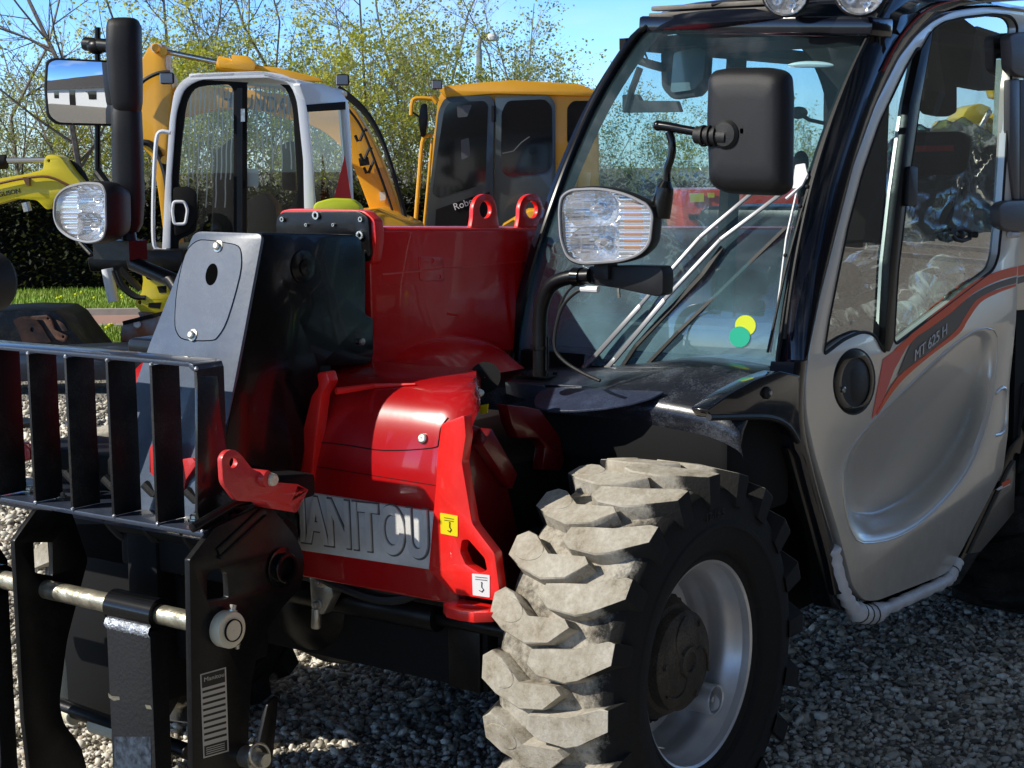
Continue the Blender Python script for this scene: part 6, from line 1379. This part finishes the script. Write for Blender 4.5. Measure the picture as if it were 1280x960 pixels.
tcg = N.new('ShaderNodeTexCoord'); ng = N.new('ShaderNodeTexNoise'); ng.inputs['Scale'].default_value = 1.1; ng.inputs['Detail'].default_value = 6; L.new(tcg.outputs['Object'], ng.inputs['Vector']); nf = N.new('ShaderNodeTexNoise'); nf.inputs['Scale'].default_value = 90; nf.inputs['Detail'].default_value = 4; L.new(tcg.outputs['Object'], nf.inputs['Vector']); rg = N.new('ShaderNodeMapRange'); rg.inputs[1].default_value = .35; rg.inputs[2].default_value = .62; rg.inputs[3].default_value = .80; rg.inputs[4].default_value = 1.2; L.new(ng.outputs['Fac'], rg.inputs[0]); rf_ = N.new('ShaderNodeMapRange'); rf_.inputs[3].default_value = .75; rf_.inputs[4].default_value = 1.2; L.new(nf.outputs['Fac'], rf_.inputs[0]); mu = N.new('ShaderNodeMath'); mu.operation = 'MULTIPLY'; L.new(rg.outputs[0], mu.inputs[0]); L.new(rf_.outputs[0], mu.inputs[1])
mg_ = N.new('ShaderNodeMix'); mg_.data_type = 'RGBA'; mg_.blend_type = 'MULTIPLY'; mg_.inputs[0].default_value = 1; L.new(at.outputs['Fac'], cr.inputs[0]); L.new(cr.outputs[0], mg_.inputs[6]); L.new(mu.outputs[0], mg_.inputs[7]); L.new(mg_.outputs[2], b.inputs['Base Color']); gm.materials.append(m)
o = bpy.data.objects.new('gravel', gm); COL.objects.link(o); tag(o, 'loose pale gravel stones', None, None, 'stuff')
# grass blades
def blades(n, d0, d1, s0, s1, h):
    D = rng.uniform(d0, d1, n); S = rng.uniform(s0, s1, n); V = np.zeros((n, 3, 3)); A = rng.uniform(0, 6.28, n); H = rng.uniform(.5, 1.1, n)*h
    for i in range(n):
        P = gp(D[i], S[i]); w = .012
        V[i, 0] = (P.x-w*math.cos(A[i]), P.y-w*math.sin(A[i]), 0); V[i, 1] = (P.x+w*math.cos(A[i]), P.y+w*math.sin(A[i]), 0); V[i, 2] = (P.x+.04*math.sin(A[i]*3), P.y+.04*math.cos(A[i]*5), H[i])
    return V
Vb = np.concatenate([blades(16000, 13.4, 14.9, -5.5, -1.5, .09), blades(26000, 16.7, 19.5, -6.5, -1.5, .10), blades(4000, 16.7, 19.5, -1.5, 6, .10)])
me = bpy.data.meshes.new('grass'); me.vertices.add(len(Vb)*3); me.vertices.foreach_set('co', Vb.ravel()); me.loops.add(len(Vb)*3); me.loops.foreach_set('vertex_index', np.arange(len(Vb)*3, dtype=np.int32)); me.polygons.add(len(Vb)); me.polygons.foreach_set('loop_start', np.arange(0, len(Vb)*3, 3, dtype=np.int32)); me.update(calc_edges=True)
GBL = mat('fresh grass blades', (.26, .44, .04), .6, vary=.5, vscale=1.5, vcol=(.28, .38, .05)); me.materials.append(GBL)
o = bpy.data.objects.new('grass', me); COL.objects.link(o); tag(o, 'short bright green grass on the verge', None, None, 'stuff')
mb = MB()
for k in range(60):
    D = random.choice([random.uniform(13.6, 14.8), random.uniform(16.9, 18.5)]); P = gp(D, random.uniform(-5, -2.2), .10); mb.ball(P, .018, 6, 4)
tag(mb.build('dandelions', YELG, None), 'small yellow dandelions in the grass', None, None, 'stuff')

# ================================================================== TREES
BARK = mat('grey brown bark', (.30, .26, .24), .9, nscale=40, nstr=.4, vary=.4); BARKL = mat('pale twig bark', (.40, .36, .30), .9, vary=.3)
def leafmat(nm, c1, c2):
    m = mat(nm, c1, .55, vary=.9, vscale=1.3, vcol=c2); nt = m.node_tree; b = nt.nodes['Principled BSDF']
    tr = nt.nodes.new('ShaderNodeBsdfTranslucent'); tr.inputs[0].default_value = (c1[0]*1.4, c1[1]*1.4, c1[2], 1); ms = nt.nodes.new('ShaderNodeMixShader'); ms.inputs[0].default_value = .35
    out = nt.nodes['Material Output']; nt.links.new(b.outputs[0], ms.inputs[1]); nt.links.new(tr.outputs[0], ms.inputs[2]); nt.links.new(ms.outputs[0], out.inputs[0]); return m
LF1 = leafmat('young yellow green leaves', (.62, .62, .09), (.38, .44, .07)); LF2 = leafmat('grey green leaves', (.40, .44, .14), (.24, .28, .08)); LF3 = leafmat('dark hedge leaves', (.040, .048, .016), (.016, .018, .008))
def make_tree(seed, H, stems, spread, leaf, twigd=1.0, upright=.75):
    R = random.Random(seed); tb = MB(); lb = MB()
    def leafq(p, s):
        d = Vector((R.uniform(-1, 1), R.uniform(-1, 1), R.uniform(-.4, 1))).normalized(); x, y = frame_of(d); a = R.uniform(0, 6.28); u = x*math.cos(a)+y*math.sin(a); v = d
        lb.add([p, p+u*s*.35+v*s*.5, p+v*s, p-u*s*.35+v*s*.5], [(0, 1, 2, 3)])
    def grow(p, d, L, r, lev):
        n = 4 if lev < 2 else 3; pts = [p]; rr = [r]; cur = p; dd = d.normalized()
        for i in range(n):
            dd = (dd+Vector((R.gauss(0, .16), R.gauss(0, .16), R.gauss(0, .10)+.05*upright))).normalized(); cur = cur+dd*L/n; pts.append(cur); rr.append(r*(1-.75*(i+1)/n))
        tb.tube(pts, rr, 5 if lev == 0 else 3, caps=False)
        if lev >= 3 or (lev == 2 and L < .12): 
            for i in range(1, len(pts)):
                for _ in range(leaf): (R.random() < .8) and leafq(pts[i]+Vector((R.gauss(0, .02), R.gauss(0, .02), R.gauss(0, .02))), R.uniform(.03, .065))
            return
        k = int((9 if lev == 0 else 6 if lev == 1 else 4)*twigd)
        for j in range(k):
            t = R.uniform(.22 if lev == 0 else .12, 1); i = min(n-1, int(t*n)); q = pts[i].lerp(pts[i+1], t*n-i); a = R.uniform(0, 6.28)
            x, y = frame_of(dd); out = (x*math.cos(a)+y*math.sin(a)); nd = (dd*.9*upright+out*R.uniform(.45, .95)+Vector((0, 0, .15))).normalized()
            grow(q, nd, L*R.uniform(.32, .52)*(1.1-.5*t), r*.5*(1.05-.6*t), lev+1)
    for s in range(stems):
        a = R.uniform(0, 6.28); q = R.uniform(0, spread); grow(Vector((math.cos(a)*q*.4, math.sin(a)*q*.4, -.05)), Vector((math.cos(a)*q*.35, math.sin(a)*q*.35, 1)), H*R.uniform(.75, 1), .026*H/4/(.6+.25*stems), 0)
    return tb, lb
PROT = []
def proto(seed, H, stems, spread, leaf, lm, bm_, twigd=1, upright=.75):
    tb, lb = make_tree(seed, H, stems, spread, leaf, twigd, upright); t = tb.build('trunk', bm_); c = lb.build('crown', lm, smooth=False) if lb.v else None
    td = t.data; cd_ = c.data if c else None; bpy.data.objects.remove(t)
    if c: bpy.data.objects.remove(c)
    return td, cd_
P_bare = proto(3, 5.2, 1, .2, 0, LF1, BARK, 1.5, .55); P_bare2 = proto(19, 5.0, 2, .5, 1, LF2, BARK, 1.25, .6)
P_yel = proto(5, 4.1, 6, .9, 1, LF1, BARKL, 1.25, .9); P_yel2 = proto(6, 3.8, 6, 1.1, 2, LF1, BARKL, .85, .85); P_gg = proto(8, 4.2, 5, 1.0, 1, LF2, BARKL, 1.25, .8); P_gr2 = proto(12, 3.4, 6, 1.2, 1, LF2, BARK, .9, .7)
kinds = {'bare': (P_bare, 'leafless grey tree with fine spreading twigs', 'bare_tree'), 'bare2': (P_bare2, 'nearly bare forked tree with small buds', 'bare_tree'), 'yel': (P_yel, 'upright shrub with fresh yellow green leaves', 'shrub'), 'yel2': (P_yel2, 'spreading willow shrub with yellow green leaves', 'shrub'), 'gg': (P_gg, 'upright shrub with grey green leaves', 'shrub'), 'gr2': (P_gr2, 'bushy dull green shrub', 'shrub')}
trees = [('bare', 40, 21, 1.0, 'at the far edge above the yellow digger arm'), ('bare', 122, 20.6, 1.25, 'rising above the far mirror'), ('bare2', 225, 22, 1.08, 'behind the raised orange stick'), ('bare2', 330, 23, 1.0, 'above the pale excavator cab'), ('bare', 430, 22.5, .95, 'right of the pale cab roof'), ('bare2', 530, 24, 1.1, 'left of the street lamp'), ('bare', 690, 23, .80, 'right of the street lamp'), ('bare', 185, 23, 1.1, 'between the far mirror and the pale cab'), ('bare', 480, 23.5, .9, 'between the two excavator cabs'), ('bare', 380, 24, 1.12, 'over the right end of the pale cab roof'), ('bare', 285, 24.5, 1.0, 'over the left end of the pale cab roof'), ('bare2', 640, 25, .9, 'behind the street lamp')]
rows_ = []
for i in range(17): rows_.append((['yel', 'gg', 'yel2', 'gr2', 'yel'][i % 5] if 3 < i < 12 else ['gr2', 'gg', 'gg', 'yel2'][i % 4], -20+i*52+random.uniform(-12, 12), 20.6+random.uniform(0, 1), (.66 if i < 4 else random.uniform(.72, .95) if i < 12 else .86-.10*(i-11))))
for i in range(16): rows_.append((['gg', 'yel', 'gr2', 'yel2'][i % 4] if 3 < i < 12 else ['gr2', 'gg'][i % 2], 5+i*53+random.uniform(-14, 14), 22.8+random.uniform(0, 1.2), (.62 if i < 4 else random.uniform(.66, .95) if i < 11 else .84-.11*(i-11))))
for i in range(14): rows_.append((['gr2', 'gg', 'yel2'][i % 3], 770+i*55+random.uniform(-14, 14), 21+random.uniform(0, 3), .60-.022*i))
def plant(kind, px, D, sc, label, group):
    (td, cdt), base_label, nm = kinds[kind]; t = thing(nm, gz(px, D), label, 'tree' if nm != 'shrub' else 'shrub', group); t.rotation_euler = (0, 0, random.uniform(0, 6.28)); t.scale = (sc, sc, sc)
    a = bpy.data.objects.new('trunk', td); COL.objects.link(a); a.parent = t
    if cdt: a = bpy.data.objects.new('crown', cdt); COL.objects.link(a); a.parent = t
for k, px, D, sc, wh in trees: plant(k, px, D, sc, kinds[k][1]+' '+wh, None)
for k, px, D, sc in rows_: plant(k, px, D, sc, kinds[k][1]+' in the thicket beyond the lawn', 'thicket of '+kinds[k][1]+'s')
# dark clipped hedge in shade at the foot, in separate lengths
def hedge(D, s0, s1, h, dpt, label, n):
    T = thing('hedge', gp(D, (s0+s1)/2), label, 'hedge'); lb = MB(); R = random.Random(int(s0*10)+77)
    mb = MB(); c = gp(D+dpt/2, (s0+s1)/2, h/2-.05); mb.box(c, (dpt*.7, s1-s0-.1, h-.2), Matrix.Rotation(YAW, 3, 'Z')); mb.build('hedge_core', DARK, T)
    for _ in range(n):
        u = R.uniform(s0, s1); f = R.random()
        if f < .7: p = gp(D+R.gauss(.08, .06), u, R.uniform(.02, h))
        else: p = gp(D+R.uniform(0, dpt), u, h+R.gauss(-.04, .07))
        d = Vector((R.uniform(-1, 1), R.uniform(-1, 1), R.uniform(-.5, 1))).normalized(); x, y = frame_of(d); s = R.uniform(.04, .09)
        lb.add([p, p+x*s*.4+d*s*.5, p+d*s, p-x*s*.4+d*s*.5], [(0, 1, 2, 3)])
    lb.build('hedge_leaves', LF3, T, smooth=False)
hedge(19.6, -7.2, -.6, 1.15, .9, 'dark dense hedge along the lawn below the yellow arm', 22000)
hedge(19.6, -.6, 9.0, 1.2, .9, 'dark dense hedge behind the red boom', 9000)
# tall dark evergreen hedge off to the machine's left, reflected in the door
T = thing('evergreen_hedge', (-14, 11.5, 0), 'tall dark evergreen hedge along the side of the yard, reflected in the door glass', 'hedge')
mb = MB(); R_ = random.Random(4); rows = []
for i in range(60):
    x = -34+i*.62; rows.append([Vector((x, 11+R_.gauss(0, .15), 0)), Vector((x, 10.8+R_.gauss(0, .2), 1.2)), Vector((x, 10.9+R_.gauss(0, .25), 2.6)), Vector((x, 11.1+R_.gauss(0, .25), 3.8+R_.gauss(0, .25))), Vector((x, 12.4, 4.2+R_.gauss(0, .3))), Vector((x, 13.5, 3.4)), Vector((x, 13.6, 0))])
mb.loft(rows, caps=True); mb.build('foliage', mat('evergreen foliage', (.003, .004, .0025), .9, nscale=6, nstr=1, vary=.6, vscale=3), T, ang=30)

# ================================================================== LIGHT
w = bpy.data.worlds.new('World'); scene.world = w; w.use_nodes = True; nt = w.node_tree; N = nt.nodes; L = nt.links
bg = N['Background']; sky = N.new('ShaderNodeTexSky'); sky.sky_type = 'NISHITA'; sky.sun_disc = False; sky.sun_elevation = SUNEL; sky.sun_rotation = math.atan2(SUND.x, SUND.y); sky.air_density = 1.0; sky.dust_density = .25; sky.ozone_density = 2.5; sky.altitude = 300
hs = N.new('ShaderNodeHueSaturation'); hs.inputs['Saturation'].default_value = 1.25; L.new(sky.outputs[0], hs.inputs['Color']); tn = N.new('ShaderNodeMix'); tn.data_type = 'RGBA'; tn.blend_type = 'MULTIPLY'; tn.inputs[0].default_value = 1; tn.inputs[7].default_value = (.48, .70, 1.14, 1); tz = N.new('ShaderNodeMix'); tz.data_type = 'RGBA'; tz.inputs[6].default_value = (.48, .70, 1.14, 1); tz.inputs[7].default_value = (1.25, .95, .72, 1); L.new(tz.outputs[2], tn.inputs[7]); L.new(hs.outputs[0], tn.inputs[6])
tc = N.new('ShaderNodeTexCoord'); mp = N.new('ShaderNodeMapping'); mp.inputs['Scale'].default_value = (2.2, 2.2, 9); n = N.new('ShaderNodeTexNoise'); n.inputs['Scale'].default_value = 1.6; n.inputs['Detail'].default_value = 7; L.new(tc.outputs['Generated'], mp.inputs[0]); L.new(mp.outputs[0], n.inputs['Vector'])
rp = N.new('ShaderNodeMapRange'); rp.inputs[1].default_value = .5; rp.inputs[2].default_value = .78; rp.inputs[4].default_value = .55; L.new(n.outputs['Fac'], rp.inputs[0])
mx = N.new('ShaderNodeMix'); mx.data_type = 'RGBA'; mx.inputs[7].default_value = (9, 9.5, 10, 1); L.new(rp.outputs[0], mx.inputs[0]); sx = N.new('ShaderNodeSeparateXYZ'); L.new(tc.outputs['Generated'], sx.inputs[0]); gr = N.new('ShaderNodeMapRange'); gr.interpolation_type = 'SMOOTHSTEP'; gr.inputs[1].default_value = .0; gr.inputs[2].default_value = .42; gr.inputs[3].default_value = 2.35; gr.inputs[4].default_value = .22; L.new(sx.outputs[2], gr.inputs[0]); rz = N.new('ShaderNodeMapRange'); rz.inputs[1].default_value = .12; rz.inputs[2].default_value = .6; L.new(sx.outputs[2], rz.inputs[0]); L.new(rz.outputs[0], tz.inputs[0]); ml = N.new('ShaderNodeMix'); ml.data_type = 'RGBA'; ml.blend_type = 'MULTIPLY'; ml.inputs[0].default_value = 1; L.new(tn.outputs[2], ml.inputs[6]); L.new(gr.outputs[0], ml.inputs[7]); L.new(ml.outputs[2], mx.inputs[6]); L.new(mx.outputs[2], bg.inputs['Color']); bg.inputs['Strength'].default_value = .118
sd = bpy.data.lights.new('sun', 'SUN'); sd.energy = 5.0; sd.angle = math.radians(.53); sd.color = (1, .95, .86); so = bpy.data.objects.new('sun', sd); COL.objects.link(so); so.rotation_euler = (-SUND).to_track_quat('-Z', 'Y').to_euler()
scene.view_settings.view_transform = 'Standard'; scene.view_settings.look = 'None'; scene.view_settings.exposure = 0; scene.view_settings.gamma = 1
scene.render.engine = 'CYCLES'; scene.cycles.max_bounces = 8; scene.cycles.transparent_max_bounces = 16; scene.cycles.use_denoising = True
scene.cycles.caustics_reflective = False; scene.cycles.caustics_refractive = False
